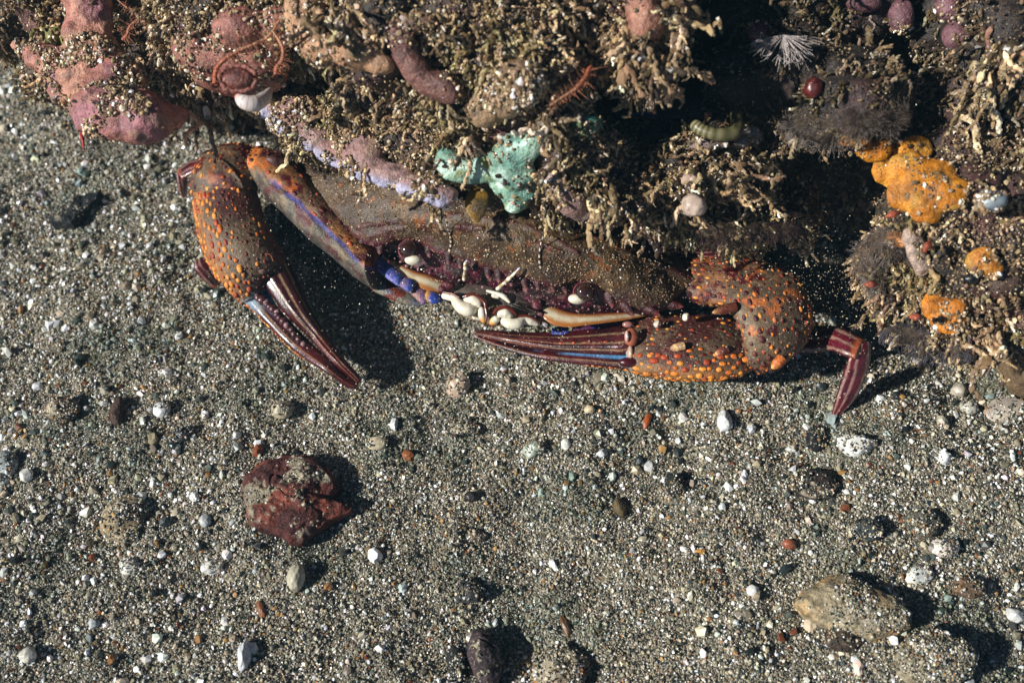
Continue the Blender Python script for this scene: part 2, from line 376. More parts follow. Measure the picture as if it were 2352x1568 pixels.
slab('rock', 'large dark red pitted rock dusted with sand, casting a shadow on the open sand', 'rock', [(548, 1112), (556, 1086), (600, 1058), (650, 1042), (690, 1039), (722, 1046), (744, 1062), (766, 1086), (778, 1112), (766, 1130), (738, 1146), (778, 1148), (806, 1158), (800, 1168), (762, 1184), (722, 1212), (692, 1240), (664, 1238), (640, 1222), (590, 1212), (562, 1194), (550, 1155)], .5, (74, 37, 34), (116, 58, 44), 3, .13)
slab('rock', 'big tan granular stone half buried at lower right', 'rock', [(1832, 1376), (1846, 1350), (1880, 1334), (1912, 1316), (1940, 1311), (1981, 1330), (2022, 1352), (2072, 1374), (2100, 1402), (2098, 1438), (2060, 1456), (2005, 1466), (1960, 1452), (1900, 1430), (1852, 1406)], .42, (146, 133, 106), (178, 146, 100), 8, .30, .6, .02)
slab('rock', 'sand-covered mound-like stone just below and right of the big tan stone', 'rock', [(2060, 1500), (2095, 1456), (2138, 1434), (2186, 1450), (2232, 1474), (2250, 1508), (2236, 1550), (2180, 1580), (2110, 1570), (2068, 1540)], .4, (146, 136, 112), (124, 112, 88), 9, .55, .6)
slab('slate', 'dark flat slate lying slanted on the sand left of the crab', 'slate', [(106, 494), (132, 474), (166, 452), (204, 440), (234, 436), (230, 452), (214, 466), (186, 490), (162, 508), (134, 504), (114, 504)], .5, (30, 34, 38), (40, 44, 46), 14, .04, .05, .01)
slab('rock', 'lumpy blackish purple rock at the bottom edge', 'rock', [(1078, 1470), (1084, 1448), (1104, 1440), (1126, 1450), (1132, 1474), (1150, 1482), (1146, 1500), (1156, 1530), (1148, 1562), (1122, 1590), (1096, 1560), (1078, 1520), (1072, 1492)], .4, (52, 42, 44), (70, 56, 58), 15, .05, .5)
put('rock', 'rounded sandy beige stone left of the dark red rock', 'rock', 292, 1195, 50, 46, .32, (158, 140, 110), 11, 20, .2, .4, 4, .35, dust=.2)
put('rock', 'brown flat-topped rock near the left edge above the white disc pebble', 'rock', 142, 948, 44, 28, .26, (84, 66, 54), 12, -8, .15, .6, 4, .35, dust=.1)
put('rock', 'narrow upright brown rock right of the brown flat-topped rock', 'rock', 272, 948, 15, 36, .16, (74, 56, 46), 13, 5, .12, .6, 4, .3)
put('rock', 'small black rock standing left of the lumpy purple rock at the bottom edge', 'rock', 1052, 1524, 22, 36, .22, (40, 38, 40), 16, 12, .2, .5, 4, .3)
put('rock', 'black oval rock with sand on top below the crab mouth', 'rock', 1062, 985, 42, 18, .16, (30, 30, 32), 17, -4, .14, .5, 4, .3, dust=.3)
put('rock', 'dark grey angular rock on the sand right of the red rock shadow line', 'rock', 1078, 1362, 32, 24, .2, (66, 66, 66), 18, 25, .1, .9, 4, .3)
put('rock', 'smooth dark charcoal stone at lower right among gravel', 'rock', 1998, 1217, 26, 22, .2, (58, 64, 66), 19, 0, .08, .3)
put('rock', 'blackish brown crumbly rock in the gravel under the walking leg', 'rock', 1862, 1118, 58, 26, .26, (58, 48, 44), 20, -6, .3, .3, 4, .3, dust=.06)
put('rock', 'black round rock tucked beside the white block', 'rock', 1875, 1012, 24, 24, .2, (22, 24, 26), 21, 0, .2, .4)
put('rock', 'brownish mound rock at the far right edge under the yellow sponge', 'rock', 2350, 850, 62, 74, 1.1, (118, 96, 70), 22, 0, .14, .2, 5, .3, dust=.12)
put('rock', 'tiny olive black wedge rock in the middle of the gravel', 'rock', 1546, 1120, 24, 26, .22, (34, 38, 34), 23, 30, .15, 1, 3, .3)
put('rock', 'small brown block with a shadowed side in the gravel field', 'rock', 1423, 1168, 16, 20, .18, (96, 82, 56), 24, 0, .15, .9, 3, .3)
put('rock', 'brown pink-tinged rock low at the right under the tan stone', 'rock', 2220, 1352, 34, 18, .2, (110, 86, 66), 25, -10, .3, .4, 4, .3)
put('rock', 'dark broken rock under the front edge of the big tan stone', 'rock', 1930, 1468, 34, 24, .22, (80, 66, 52), 26, 8, .4, .4, 4, .3)
put('rock', 'dusty grey rock right of the charcoal stone', 'rock', 2118, 1205, 40, 24, .24, (96, 94, 84), 27, -8, .12, .3, 4, .35, dust=.2)
put('rock', 'large dim rock shelf at the bottom edge beside a shadow hole', 'rock', 1290, 1545, 56, 44, .3, (150, 128, 106), 28, 0, .3, .3, 4, .4, dust=.35)
# pale shells and pebbles
W_ = (226, 226, 218)
def pale(label, x, y, rx, ry, hz, col=W_, seed=0, name='pebble', cat='pebble', **k):
    k['lumpy'] = k.get('lumpy', .22)*1.2+.06; k['flat'] = k.get('flat', 0)+.25
    put(name, label, cat, x, y, rx, ry, hz, col, seed, mat=M_pale, col2=k.pop('col2', tuple(int(v*.86) for v in col)), **k)
pale('smooth white disc pebble lying on the sand at left', 372, 943, 20, 17, .13, (214, 218, 214), 31, lumpy=.05)
pale('whitish coral block, largest white piece, below the walking leg', 1968, 1026, 44, 22, .26, (222, 222, 212), 32, lumpy=.25, flat=.7, name='coral_rubble', cat='coral piece')
pale('white pitted coral nugget between the crab claw and the walking leg', 1663, 970, 17, 20, .2, (228, 228, 222), 33, lumpy=.2, name='coral_rubble', cat='coral piece')
pale('white angular coral chip at right in the dark gravel', 2162, 1048, 24, 16, .16, (222, 224, 220), 34, ang=-30, flat=.8, name='coral_rubble', cat='coral piece')
pale('white ear-shaped shell at right above the big tan stone', 2168, 1258, 30, 17, .18, (226, 214, 200), 35, ang=8, lumpy=.4, name='shell', cat='shell')
pale('pinkish white round pebble just below the crab mouth', 1052, 887, 27, 24, .24, (196, 170, 146), 36, lumpy=.12)
pale('mint grey speckled pebble in the middle of the open sand', 1228, 1033, 24, 18, .2, (160, 168, 150), 37, flat=.5)
pale('small round white pebble right of the mint grey pebble', 1300, 1022, 11, 11, .11, (222, 220, 206), 38, lumpy=.08)
pale('small bone-white oval pebble below the crab claw', 1354, 941, 12, 8, .1, (216, 196, 156), 39, ang=8, lumpy=.06)
pale('white cube-like crystal left of the black oval rock', 905, 978, 13, 14, .13, (228, 228, 224), 40, flat=1.1)
pale('cream pebble with a dark slit below the black oval rock', 866, 1020, 24, 13, .14, (196, 182, 152), 41, lumpy=.1)
pale('knobbly cream pebble above the dark red rock', 650, 945, 26, 17, .2, (190, 178, 148), 42, lumpy=.3)
pale('tall cream bean-shaped pebble under the dark red rock', 682, 1328, 18, 24, .2, (188, 180, 156), 43, lumpy=.12)
pale('double white nugget to the left of the cream bean pebble', 490, 1303, 26, 13, .15, (226, 224, 216), 44, ang=12, lumpy=.3)
pale('white lumpy pebble below the sandy beige stone', 300, 1303, 22, 15, .16, (224, 220, 208), 45, lumpy=.3)
pale('cloudy white shell on the left edge of the sand', 10, 1078, 32, 36, .22, (190, 196, 192), 46, lumpy=.08, name='shell', cat='shell')
pale('white round pebble with a dark pore at far left', 62, 1094, 14, 12, .13, (230, 226, 214), 47)
pale('upright white shell fragment near the lower middle left', 562, 1508, 12, 26, .2, (214, 216, 216), 48, lumpy=.25, name='shell', cat='shell')
pale('tiny white pebble left of the big tan stone', 1728, 1357, 13, 10, .11, (224, 222, 214), 49, lumpy=.08)
pale('white square chip right of the small round white pebble', 1382, 1043, 16, 10, .1, (212, 214, 212), 50, flat=1)
pale('pale bean on the sand at the lower left corner', 66, 1506, 17, 13, .14, (206, 202, 186), 51, lumpy=.1)
pale('grey white pebble right of the sandy beige stone', 472, 1196, 12, 12, .11, (198, 200, 198), 52, lumpy=.05)
pale('bright white pebble up-right of the sandy beige stone', 448, 1143, 10, 9, .1, (232, 230, 222), 53)
pale('whitish flake under the right crab claw', 1490, 1068, 10, 16, .05, (210, 208, 204), 54, flat=.8, name='shell', cat='shell')
pale('white chip in front of the crumbly dark rock', 1711, 1093, 8, 12, .08, (228, 230, 230), 55, flat=.6)
pale('white pebble at the far lower right beside the sandy mound', 2328, 1415, 18, 12, .14, (212, 212, 206), 56, ang=-40)
pale('milky double pebble right of the big tan stone', 2112, 1322, 26, 16, .16, (206, 208, 200), 57, lumpy=.2)
pale('upper of two pale pebbles at the right under the pale disc shell', 2200, 900, 18, 15, .2, (176, 166, 148), 58, lumpy=.15)
pale('lower of two pale pebbles at the right under the pale disc shell', 2222, 938, 20, 15, .2, (184, 180, 164), 59, lumpy=.2)
pale('orange brown cone shell chip on the sand below the right claw', 1487, 966, 8, 17, .08, (168, 84, 40), 60, ang=-20, lumpy=.1, name='shell', cat='shell')
pale('brown crescent pebble below the crab mouth to the right of the cream slit pebble', 938, 1047, 16, 10, .12, (140, 84, 48), 61, ang=-35, lumpy=.15)
pale('yellow flake on the sand at centre right', 1608, 1266, 13, 6, .05, (206, 150, 70), 62, flat=.8, name='shell', cat='shell')
pale('dark round pebble with a glossy side in the open sand', 1085, 1142, 16, 11, .13, (44, 38, 38), 63, lumpy=.1)
pale('dark smooth pebble left of the knobbly cream pebble', 420, 998, 24, 16, .15, (46, 46, 48), 64, lumpy=.15)
pale('rusty brown grain pebble among the right-hand gravel', 1812, 1250, 14, 9, .12, (150, 84, 56), 65, lumpy=.2)
pale('taupe flat pebble right of the dark round pebble', 1093, 1232, 22, 11, .1, (120, 108, 90), 66, lumpy=.1)
pale('large pale flat disc shell half under the right edge of the reef', 2312, 944, 56, 28, .14, (184, 172, 156), 67, ang=8, lumpy=.06, name='shell', cat='shell')
pale('thin dark wood chip with white stripe on the lower sand', 1298, 1437, 8, 22, .07, (104, 76, 52), 68, ang=20, name='wood_chip', cat='wood chip')
pale('red-brown twig lying on the sand at lower right of the dark red rock', 600, 1398, 8, 16, .08, (140, 90, 56), 69, ang=20, name='wood_chip', cat='wood chip')
# ------------------------------------------------------------------ the reef overhang
RL = [  # x, y, h, right radius, up radius, depth radius
 (60, 40, 3.7, 1.3, 1.0, 1.2), (250, 20, 4.5, 1.9, 1.3, 1.4), (300, 130, 3.3, 1.5, .9, 1.1), (170, 150, 3.1, 1.0, .8, .9), (420, 180, 3.5, .8, .7, .9), (520, 30, 6.0, 1.6, 1.0, 1.5),
 (470, 120, 5.2, 1.2, .8, 1.1), (700, 20, 6.2, 1.5, 1.1, 1.5), (830, 40, 6.6, 1.5, .95, 1.3), (760, 90, 5.8, .8, .55, .8), (960, 60, 6.8, 1.6, 1.2, 1.3), (1130, 60, 7.0, 1.7, 1.3, 1.3),
 (1290, 40, 6.8, 1.3, 1.2, 1.2), (1230, 180, 6.6, 1.15, 1.0, 1.0), (1080, 190, 6.2, 1.2, .8, .9), (1460, 60, 7.0, 1.0, 1.3, 1.0), (1480, 140, 6.6, .7, .6, .7), (950, 140, 5.9, 1.0, .7, .9),
 (900, 260, 4.4, 1.6, .8, 1.2), (700, 265, 4.0, .8, .38, .7), (770, 320, 4.1, 1.1, .55, .8), (890, 360, 4.2, 1.0, .62, .8), (1010, 330, 4.6, 1.3, .8, 1.0), (1000, 400, 4.4, .7, .42, .6), (1120, 350, 4.9, 1.2, .9, 1.0), (1130, 300, 5.4, 1.0, .8, .9),
 (1240, 330, 5.4, 1.1, .9, .9), (1330, 400, 4.7, 1.0, .75, .9), (1260, 420, 4.8, .7, .5, .7), (1420, 440, 4.5, .9, .55, .8), (1530, 420, 4.3, 1.0, .65, .9), (1620, 380, 4.2, 1.2, .8, 1.0), (1700, 400, 4.2, 1.0, .7, .9), (1560, 340, 3.9, 1.2, .7, .9), (1430, 350, 4.0, 1.0, .7, .9),
 (1640, 500, 3.7, 1.3, .5, .8), (1780, 480, 3.3, 1.0, .7, .8), (1780, 300, 2.9, 1.0, .8, .8), (1680, 300, 2.3, .9, .5, .8),
 (1720, 200, 5.0, 1.1, .9, 1.0), (1850, 160, 5.4, 1.2, .9, 1.0), (1950, 220, 5.6, 1.2, 1.0, 1.0), (1890, 280, 5.2, 1.0, .6, .8), (1740, 60, 5.2, 1.2, .9, 1.0), (1900, 30, 5.6, 1.6, .9, 1.1), (2060, 50, 4.9, 1.2, .9, 1.0), (2060, 160, 4.1, 1.1, .9, .9), (2200, 60, 5.5, 1.2, .9, 1.0), (2320, 80, 6.2, 1.2, 1.2, 1.2),
 (2300, 230, 5.4, 1.3, 1.0, 1.1), (2170, 300, 4.4, 1.3, 1.0, 1.0), (2250, 380, 4.8, 1.2, .9, 1.0), (2200, 480, 4.6, 1.2, .9, 1.0), (2300, 520, 4.4, 1.3, 1.0, 1.0), (2130, 560, 3.9, .9, .8, .8), (2200, 620, 3.8, 1.4, .9, 1.0), (2080, 640, 3.3, .8, .7, .7), (2220, 730, 3.0, 1.1, .65, .8), (2320, 700, 3.2, .9, 1.0, 1.0), (2140, 690, 3.0, .7, .6, .6), (2050, 680, 2.9, .5, .4, .5), (2270, 790, 2.4, .55, .5, .5),
]
V, F = lump_geo(RL)
# the body of the reef behind and under the lumps, down to the sea floor
VB, FB = ICO[4]
back = Geo(); back.add(V, F)
for (cx, cy, cz, a, b, c) in [(3.5, 9.2, 3.0, 10, 4.6, 6.5), (-7.5, 9.6, 3.6, 6, 4.0, 5), (13.5, 6.5, 1.5, 4.2, 6, 5.5), (6.5, 5.6, 1.2, 4.4, 2.6, 3.2), (1.0, 5.2, 3.2, 4.2, 2.2, 2.4), (-3.0, 6.5, 4.4, 4, 2.5, 1.8), (3, 7, 8, 8, 3.4, 2.0), (-9, 8, 6.3, 7, 3, 1.8)]:
    back.add(VB*np.array([a, b, c])+np.array([cx, cy, cz]), FB)
V, F, N = remesh(np.concatenate(back.V), np.concatenate(back.F), .13, 2)
V = V+N*(.55*fbm(V*.75, 3, 31)+.28*fbm(V*2.1, 3, 33)+.07*fbm(V*6, 2, 35))[:, None]
N = vnorm(V, F)
RX, RY, _ = proj(V)
C = mix(L((40, 29, 24)), L((78, 60, 46)), ss(-.3, .4, fbm(V*1.3, 4, 41)))
C = mix(C, L((84, 48, 46)), ss(.05, .35, fbm(V*.9+9, 3, 43))*.8)
C = mix(C, L((34, 34, 24)), ss(.1, .4, fbm(V*1.1+20, 3, 45))*.7)
C = mix(C, L((30, 25, 22)), ss(1350, 1750, RX)*ss(560, 300, RY)*.55)  # upper right rock darkened: light falloff painted into the colour
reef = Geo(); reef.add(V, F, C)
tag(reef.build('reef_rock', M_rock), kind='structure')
RV, RN = V, N
_x, _y, _z = proj(RV); _k = (_x > -200) & (_x < 2560) & (_y > -200) & (_y < 1000)
_gb = np.full((140, 60), 1e9); np.minimum.at(_gb, (((_x[_k]+200)/20).astype(int), ((_y[_k]+200)/20).astype(int)), _z[_k])
def RH(x, y, d, rad=2):
    """height of the reef surface seen at a pixel (d where there is none)"""
    i, j = int((x+200)/20), int((y+200)/20); w = _gb[i-rad:i+rad+1, j-rad:j+rad+1]; w = w[w < 100]
    if len(w) < (2*rad+1)**2*.6: return d
    z = np.percentile(w, 35); r = ray(x, y); return float((CAM+r*z/ (r@FWD))[2])

def along(V, N, n, dens, minface=-.15):
    """pick n reef points the photograph can see (facing it, not behind another lump)"""
    x, y, z = proj(V); f = ((CAM-V)/np.linalg.norm(CAM-V, axis=1)[:, None]*N).sum(1)
    ok = (f > minface) & (x > -80) & (x < 2440) & (y > -170) & (y < 950)
    bx = np.clip(((x+100)/14).astype(int), 0, 190); by = np.clip(((y+180)/14).astype(int), 0, 90)
    zb = np.full((191, 91), 1e9); np.minimum.at(zb, (bx, by), z); ok &= z < zb[bx, by]+.9
    i = np.where(ok)[0]; w = dens(V[i], x[i], y[i], N[i]); w = np.clip(w, 0, None)+1e-9
    return i[rng.choice(len(i), n, p=w/w.sum())]
MASK = []   # soft bodies that the turf leaves bare: x, y, rx, ry
def bare(x, y):
    m = np.zeros_like(x)
    for (a, b, c, d) in MASK: m = np.maximum(m, ss(1.15, .8, np.hypot((x-a)/c, (y-b)/d)))
    return m
MASK += [(300, 265, 140, 75), (230, 170, 90, 75), (120, 125, 110, 36), (540, 145, 115, 75), (210, 60, 50, 80), (1120, 400, 90, 60), (1205, 390, 55, 90), (720, 60, 50, 60), (985, 150, 55, 40), (2080, 390, 110, 85),
         (1480, 50, 45, 55), (1610, 230, 160, 60), (1655, 300, 60, 30), (2175, 715, 45, 45), (2266, 605, 40, 30), (2277, 462, 34, 30), (2108, 580, 30, 55), (1950, 330, 90, 30), (1118, 250, 34, 30), (770, 175, 100, 55), (1310, 440, 35, 50), (1640, 110, 60, 130)]
def chains(g, B, D, steps, r0, cols, step=.85, wander=.45, grav=.1, sub=1, taper=.86, jit=.17):
    n = len(B); p = B.copy(); d = D/np.linalg.norm(D, axis=1)[:, None]; r = r0*np.exp(rng.normal(0, .25, n)); alive = np.ones(n, bool); rec = []
    for k in range(steps):
        i = np.where(alive)[0]
        if not len(i): break
        rec.append(p[i].copy()); c = cols[i]*np.exp(rng.normal(0, jit, (len(i), 1)))
        scatter(g, p[i]+rng.normal(0, .16, (len(i), 3))*r[i, None], r[i], c, sub, .30, along=d[i])
        d = d+rng.normal(0, wander, (n, 3)); d[:, 2] -= grav; d /= np.linalg.norm(d, axis=1)[:, None]
        p = p+d*(r*step*1.75)[:, None]; r = r*taper
        alive &= rng.random(n) > .13
    return np.concatenate(rec)
TC = [(136, 112, 82), (164, 138, 102), (104, 86, 60), (190, 166, 130), (62, 50, 38), (216, 200, 172), (112, 86, 64)]
TW = [24, 22, 20, 12, 14, 4, 8]
def dens_main(V, x, y, N):
    d = ss(-.28, .22, fbm(V*.85+3, 3, 51)+.3*fbm(V*2.6, 2, 53))
    d *= 1-.86*bare(x, y)
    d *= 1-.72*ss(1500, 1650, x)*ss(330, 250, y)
    d *= .25+.75*ss(-.2, .3, N@np.array([-.3, -.6, .6]))
    return d
g = Geo()
i = along(RV, RN, 23500, lambda V, x, y, N: dens_main(V, x, y, N)*ss(-.12, .12, fbm(V*3.4, 2, 58))**1.5)
B = RV[i]+rng.normal(0, .04, (len(i), 3)); D = RN[i]*1.1+rng.normal(0, .42, (len(i), 3))+np.array([0, -.25, -.15])
rx, ry, _ = proj(B); cc = palette(len(i), TC, TW, .2)
dk = ss(1450, 1750, rx)*ss(420, 250, ry); cc = cc*(1-.55*dk)[:, None]  # painted light falloff: turf tone drops toward the upper right
grn = ss(.12, .4, fbm(B*.8+40, 2, 61)); cc = mix(cc, cc*np.array([.62, .72, .42]), grn*.6)
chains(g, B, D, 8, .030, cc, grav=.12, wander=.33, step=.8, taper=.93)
i = along(RV, RN, 3200, lambda V, x, y, N: dens_main(V, x, y, N)*ss(.0, .3, fbm(V*1.4+13, 2, 57)))
B = RV[i]; D = RN[i]+rng.normal(0, .45, (len(i), 3))+np.array([0, -.5, -.3]); cc = palette(len(i), TC, TW, .2)
rx, ry, _ = proj(B); cc = cc*(1-.5*ss(1450, 1750, rx)*ss(420, 250, ry))[:, None]  # longer strands get the same painted falloff of light
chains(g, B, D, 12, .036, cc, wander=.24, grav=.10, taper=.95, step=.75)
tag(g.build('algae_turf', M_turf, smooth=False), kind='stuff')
# finer silt all over the reef
g = Geo()
i = along(RV, RN, 60000, lambda V, x, y, N: (.25+ss(-.3, .3, fbm(V*1.6, 3, 55)))*(1-.6*bare(x, y))*(1-.8*ss(1500, 1650, x)*ss(330, 200, y)), 0)
cc = palette(len(i), TC, TW, .35); rx, ry, _ = proj(RV[i]); cc *= (1-.5*ss(1450, 1750, rx)*ss(420, 250, ry))[:, None]  # silt dimmed at upper right too, light falloff put into its colour
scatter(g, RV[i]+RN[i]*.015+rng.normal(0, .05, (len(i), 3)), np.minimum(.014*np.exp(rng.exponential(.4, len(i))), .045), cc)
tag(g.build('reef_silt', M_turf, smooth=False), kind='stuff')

# ------------------------------------------------------------------ hanging algae tufts
def tuft(label, x, y, h, dx, dy, ln, spread, n=26, r=.055, col=None, dh=0, steps=None):
    """branches start in a small base at pixel (x, y) and run towards (dx, dy) in the picture"""
    h = max(h, RH(x, y, h)+.15); r = r*.78; n = int(n*1.15); g = Geo(); b = P(x, y, h); D0 = RT*dx-UP*dy-FWD*dh; D0 = D0/np.linalg.norm(D0)
    B = b+rng.normal(0, spread*.35, (n, 3)); D = D0+rng.normal(0, .30+spread*.25, (n, 3))
    st = steps or int(ln/(r*.95*1.0)); cc = palette(n, col or TC, TW[:len(col)] if col else TW, .2)
    scatter(g, b[None], np.array([[spread*.45]*3]), cc[:1]*.5, 3, .1)
    rec = chains(g, B, D, st, r, cc, wander=.26, grav=.05, taper=.98, step=.8)
    k = n*2; q = rec[rng.integers(0, len(rec), k)]
    chains(g, q, D0+rng.normal(0, .55, (k, 3)), max(4, st//2), r*.75, palette(k, col or TC, TW[:len(col)] if col else TW, .2), wander=.3)
    o = g.build('algae_tuft', M_turf, smooth=False); return tag(o, label, 'algae', 'silt-covered algae tufts hanging from the reef')
tuft('silty algae tuft dangling over the crab left claw joint', 455, 210, 4.6, .15, 1, 1.5, .38, 34, .056)
tuft('silty algae tuft hanging beside the dark cave right of the brittle star', 735, 40, 6.3, .0, 1, 1.0, .35, 34, .056)
tuft('branching algae tuft beside the fleshy tan knob at the top', 800, 60, 6.4, .15, 1, 1.1, .38, 34, .058)
tuft('thick algae bunch spreading below the pink-brown knob at top centre', 1480, 125, 7.0, .0, 1, 1.1, .62, 60, .06)
tuft('long algae fingers hanging from the thick bunch into the dark cave', 1520, 170, 6.6, .25, 1, .95, .25, 9, .055)
tuft('curled algae finger reaching left over the dark cave', 1475, 185, 6.6, -.9, .35, .8, .16, 5, .05)
tuft('algae bunch crowning the top edge right of the knob', 1540, 20, 7.2, .5, .8, .9, .4, 34, .06)
tuft('algae tuft hanging over the carapace left of the teal sponge', 985, 400, 4.9, .05, 1, 1.2, .36, 22, .05)
tuft('thin algae strands in front of the left crab eye', 1000, 470, 4.5, .12, 1, 1.0, .22, 9, .042)
tuft('algae sprig pointing at the crab arm left of the carapace', 850, 390, 4.6, -.45, .8, .75, .22, 11, .045)
tuft('algae tuft lying across the teal sponge', 1080, 330, 5.3, .1, 1, .8, .2, 8, .05)
tuft('algae fringe hanging over the crab back right of the teal sponge', 1380, 455, 5.0, .15, 1, .75, .5, 34, .055)
tuft('algae fringe hanging lowest behind the right end of the carapace', 1450, 480, 4.8, .35, 1, .7, .35, 26, .052)
tuft('algae roots below the round white cup', 1610, 500, 4.2, .1, 1, .95, .26, 12, .052)
tuft('branching algae clump left of the orange ball', 1690, 420, 4.6, .6, .55, 1.0, .45, 40, .055)
tuft('algae tips pointing right toward the orange ball', 1720, 380, 4.7, 1, .15, .7, .3, 16, .05)
tuft('algae clump above the round white cup', 1590, 420, 4.8, -.15, .6, .8, .5, 44, .052)
tuft('hanging algae at the lower right beside the brown mound rock', 2268, 770, 2.9, .05, 1, 1.1, .28, 30, .05)
tuft('ragged algae hanging over the walking leg knee', 2040, 690, 3.2, -.35, 1, .7, .3, 20, .045)
tuft('algae tuft along the left underside of the pink sponge', 110, 175, 4.4, .6, 1, .95, .24, 28, .045)
tuft('olive algae patch behind the pink sponge horn at top left', 130, 85, 5.0, .1, .5, .6, .5, 44, .05, [(130, 116, 70), (160, 142, 90), (96, 86, 48), (190, 176, 130)])
tuft('algae cluster at the right edge above the yellow sponge', 2260, 200, 6.4, -.4, .8, .9, .5, 44, .055)
tuft('algae cluster in the top right corner', 2320, 120, 6.9, -.2, .7, .8, .45, 34, .055)
tuft('stray algae over the tip of the teal sponge', 1250, 285, 5.9, .15, 1, .7, .3, 16, .055)

# ------------------------------------------------------------------ sponges, sea squirts and other growth
def soft(name, label, cat, lumps, c1, c2, vox=.06, disp=((.9, .14), (3.5, .05), (9, .02)), mat=None, dust=.0, spots=None, smooth=11, colf=None, group=None, grains=0, snap=.08, atleast=False):
    if atleast: lumps = [(x, y, max(h, RH(x, y, h)+snap), a, b, c) for x, y, h, a, b, c in lumps]; snap = None
    if snap is not None: lumps = [(x, y, RH(x, y, h)+snap, a, b, c) for x, y, h, a, b, c in lumps]
    V, F, N = organic(lumps, vox, disp, smooth)
    C = mix(L(c1), L(c2), ss(-.3, .35, fbm(V*1.7+7, 4, 71))); C = C*(1-.45*ss(.1, .42, fbm(V*6.5, 3, 75)))[:, None]
    if spots:
        col, fr, lo, hi, s = spots; C = mix(C, L(col), ss(lo, hi, fbm(V*fr, 2, s)))
    if dust: C = mix(C, L((172, 150, 116)), ss(.2, .5, fbm(V*2.2+30, 4, 73))*dust*ss(-.3, .5, N[:, 2]))
    if colf: C = colf(V, C)
    g = Geo(); g.add(V, F, C); o = g.build(name, mat or M_sponge); tag(o, label, cat, group)
    if grains:
        f = ((CAM-V)*N).sum(1) > 0; w = f*ss(-.15, .35, fbm(V*1.8+2, 3, 77)); i = rng.choice(len(V), grains, p=w/w.sum())
        q = Geo(); scatter(q, V[i]+N[i]*.012, np.minimum(.016*np.exp(rng.exponential(.5, grains)), .05), palette(grains, TC+[(225, 215, 200)], TW+[10], .3))
        s = q.build('silt', M_turf, o, False); tag(s, kind='stuff')
    return o
soft('pink_sponge', 'large pink fleshy sponge with a horn, hanging over the sand at upper left', 'sponge',
     [(225, 262, 5.2, .5, .6, .42), (275, 272, 5.2, .7, .56, .42), (330, 278, 5.2, .62, .48, .42), (385, 275, 5.2, .42, .38, .34), (235, 215, 5.2, .7, .5, .4), (185, 190, 5.2, .7, .5, .36), (150, 155, 5.3, .6, .36, .32), (108, 135, 5.3, .42, .26, .26), (75, 118, 5.3, .38, .2, .2), (42, 104, 5.3, .28, .17, .17),
      (225, 160, 5.4, .6, .55, .34), (215, 110, 5.5, .5, .55, .32), (205, 60, 5.7, .5, .6, .32), (200, 10, 6.0, .5, .5, .34), (265, 190, 5.3, .5, .5, .34), (300, 235, 5.3, .6, .34, .36), (345, 240, 5.3, .45, .25, .3)],
     (164, 106, 92), (182, 128, 104), dust=.45, disp=((1.0, .22), (2.6, .12), (8, .04)), grains=2200, spots=((150, 96, 100), 1.4, .12, .45, 81), snap=.28, atleast=True)
bs = soft('pink_sponge', 'pink sea squirt with a round mouth, the brittle star arms wrapped over it', 'sea squirt',
     [(470, 130, 6.25, .5, .45, .4), (520, 120, 6.55, .6, .5, .45), (570, 140, 6.65, .65, .55, .5), (600, 110, 6.75, .5, .5, .45), (540, 175, 6.55, .6, .38, .45), (620, 150, 6.65, .38, .5, .4), (600, 185, 6.45, .4, .3, .35), (440, 110, 6.15, .45, .4, .35), (490, 170, 6.35, .4, .3, .35), (560, 60, 6.85, .6, .4, .4), (640, 60, 6.95, .4, .4, .4)],
     (146, 92, 78), (162, 110, 90), dust=.4, grains=900, spots=((120, 66, 58), 1.2, .1, .4, 83))
# its mouth
c0 = P(548, 182, 7.0); V0 = ICO[4][0]; g = Geo(); q = V0@np.stack([RT*.30, UP*.20, -FWD*.16]); g.add(q+.02*fbm(q*9, 3, 3)[:, None]+c0, ICO[4][1], mix(L((104, 54, 42)), L((70, 30, 26)), ss(-.2, .3, fbm(q*6, 2, 4))))
a = np.linspace(0, 2*math.pi, 25); ring = c0+np.outer(np.cos(a)*.34, RT)+np.outer(np.sin(a)*.235, UP)-FWD*.05+rng.normal(0, .012, (25, 3)); ring[-1] = ring[0]; tube(g, ring+FWD*.03, .045, L((126, 72, 60)), 10, 100)
g.build('mouth_rim', M_sponge, bs)
soft('tan_sponge', 'smooth tan and pink knob among algae at the top left of centre', 'sponge',
     [(705, 30, 7.30, .42, .55, .4), (715, 75, 7.20, .46, .42, .4), (760, 115, 6.70, .6, .3, .4), (820, 125, 6.60, .5, .28, .36), (870, 145, 6.60, .3, .2, .25)], (176, 134, 100), (150, 112, 84), grains=350)
soft('tan_sponge', 'tan brown lobe drooping between algae left of the mauve sponge', 'sponge',
     [(850, 120, 7.00, .3, .3, .25), (870, 145, 6.80, .2, .22, .2), (925, 60, 7.70, .4, .2, .2), (960, 50, 7.80, .4, .2, .2)], (132, 100, 78), (110, 80, 62), grains=200)
soft('mauve_sponge', 'dull mauve finger sponge slanting down across the reef centre', 'sponge',
     [(915, 85, 7.50, .3, .3, .25), (930, 120, 7.40, .26, .3, .25), (955, 155, 7.30, .26, .28, .25), (985, 185, 7.20, .28, .2, .25), (1015, 200, 7.10, .3, .22, .26), (1035, 212, 7.00, .2, .22, .22)], (108, 70, 62), (128, 88, 78), grains=120)
soft('tan_sponge', 'round sandy tan sponge ball right of the mauve sponge', 'sponge', [(1118, 250, 6.6, .38, .32, .34), (1160, 235, 6.5, .35, .3, .3), (1190, 190, 7.3, .5, .4, .35)], (164, 134, 100), (136, 108, 80), grains=900)
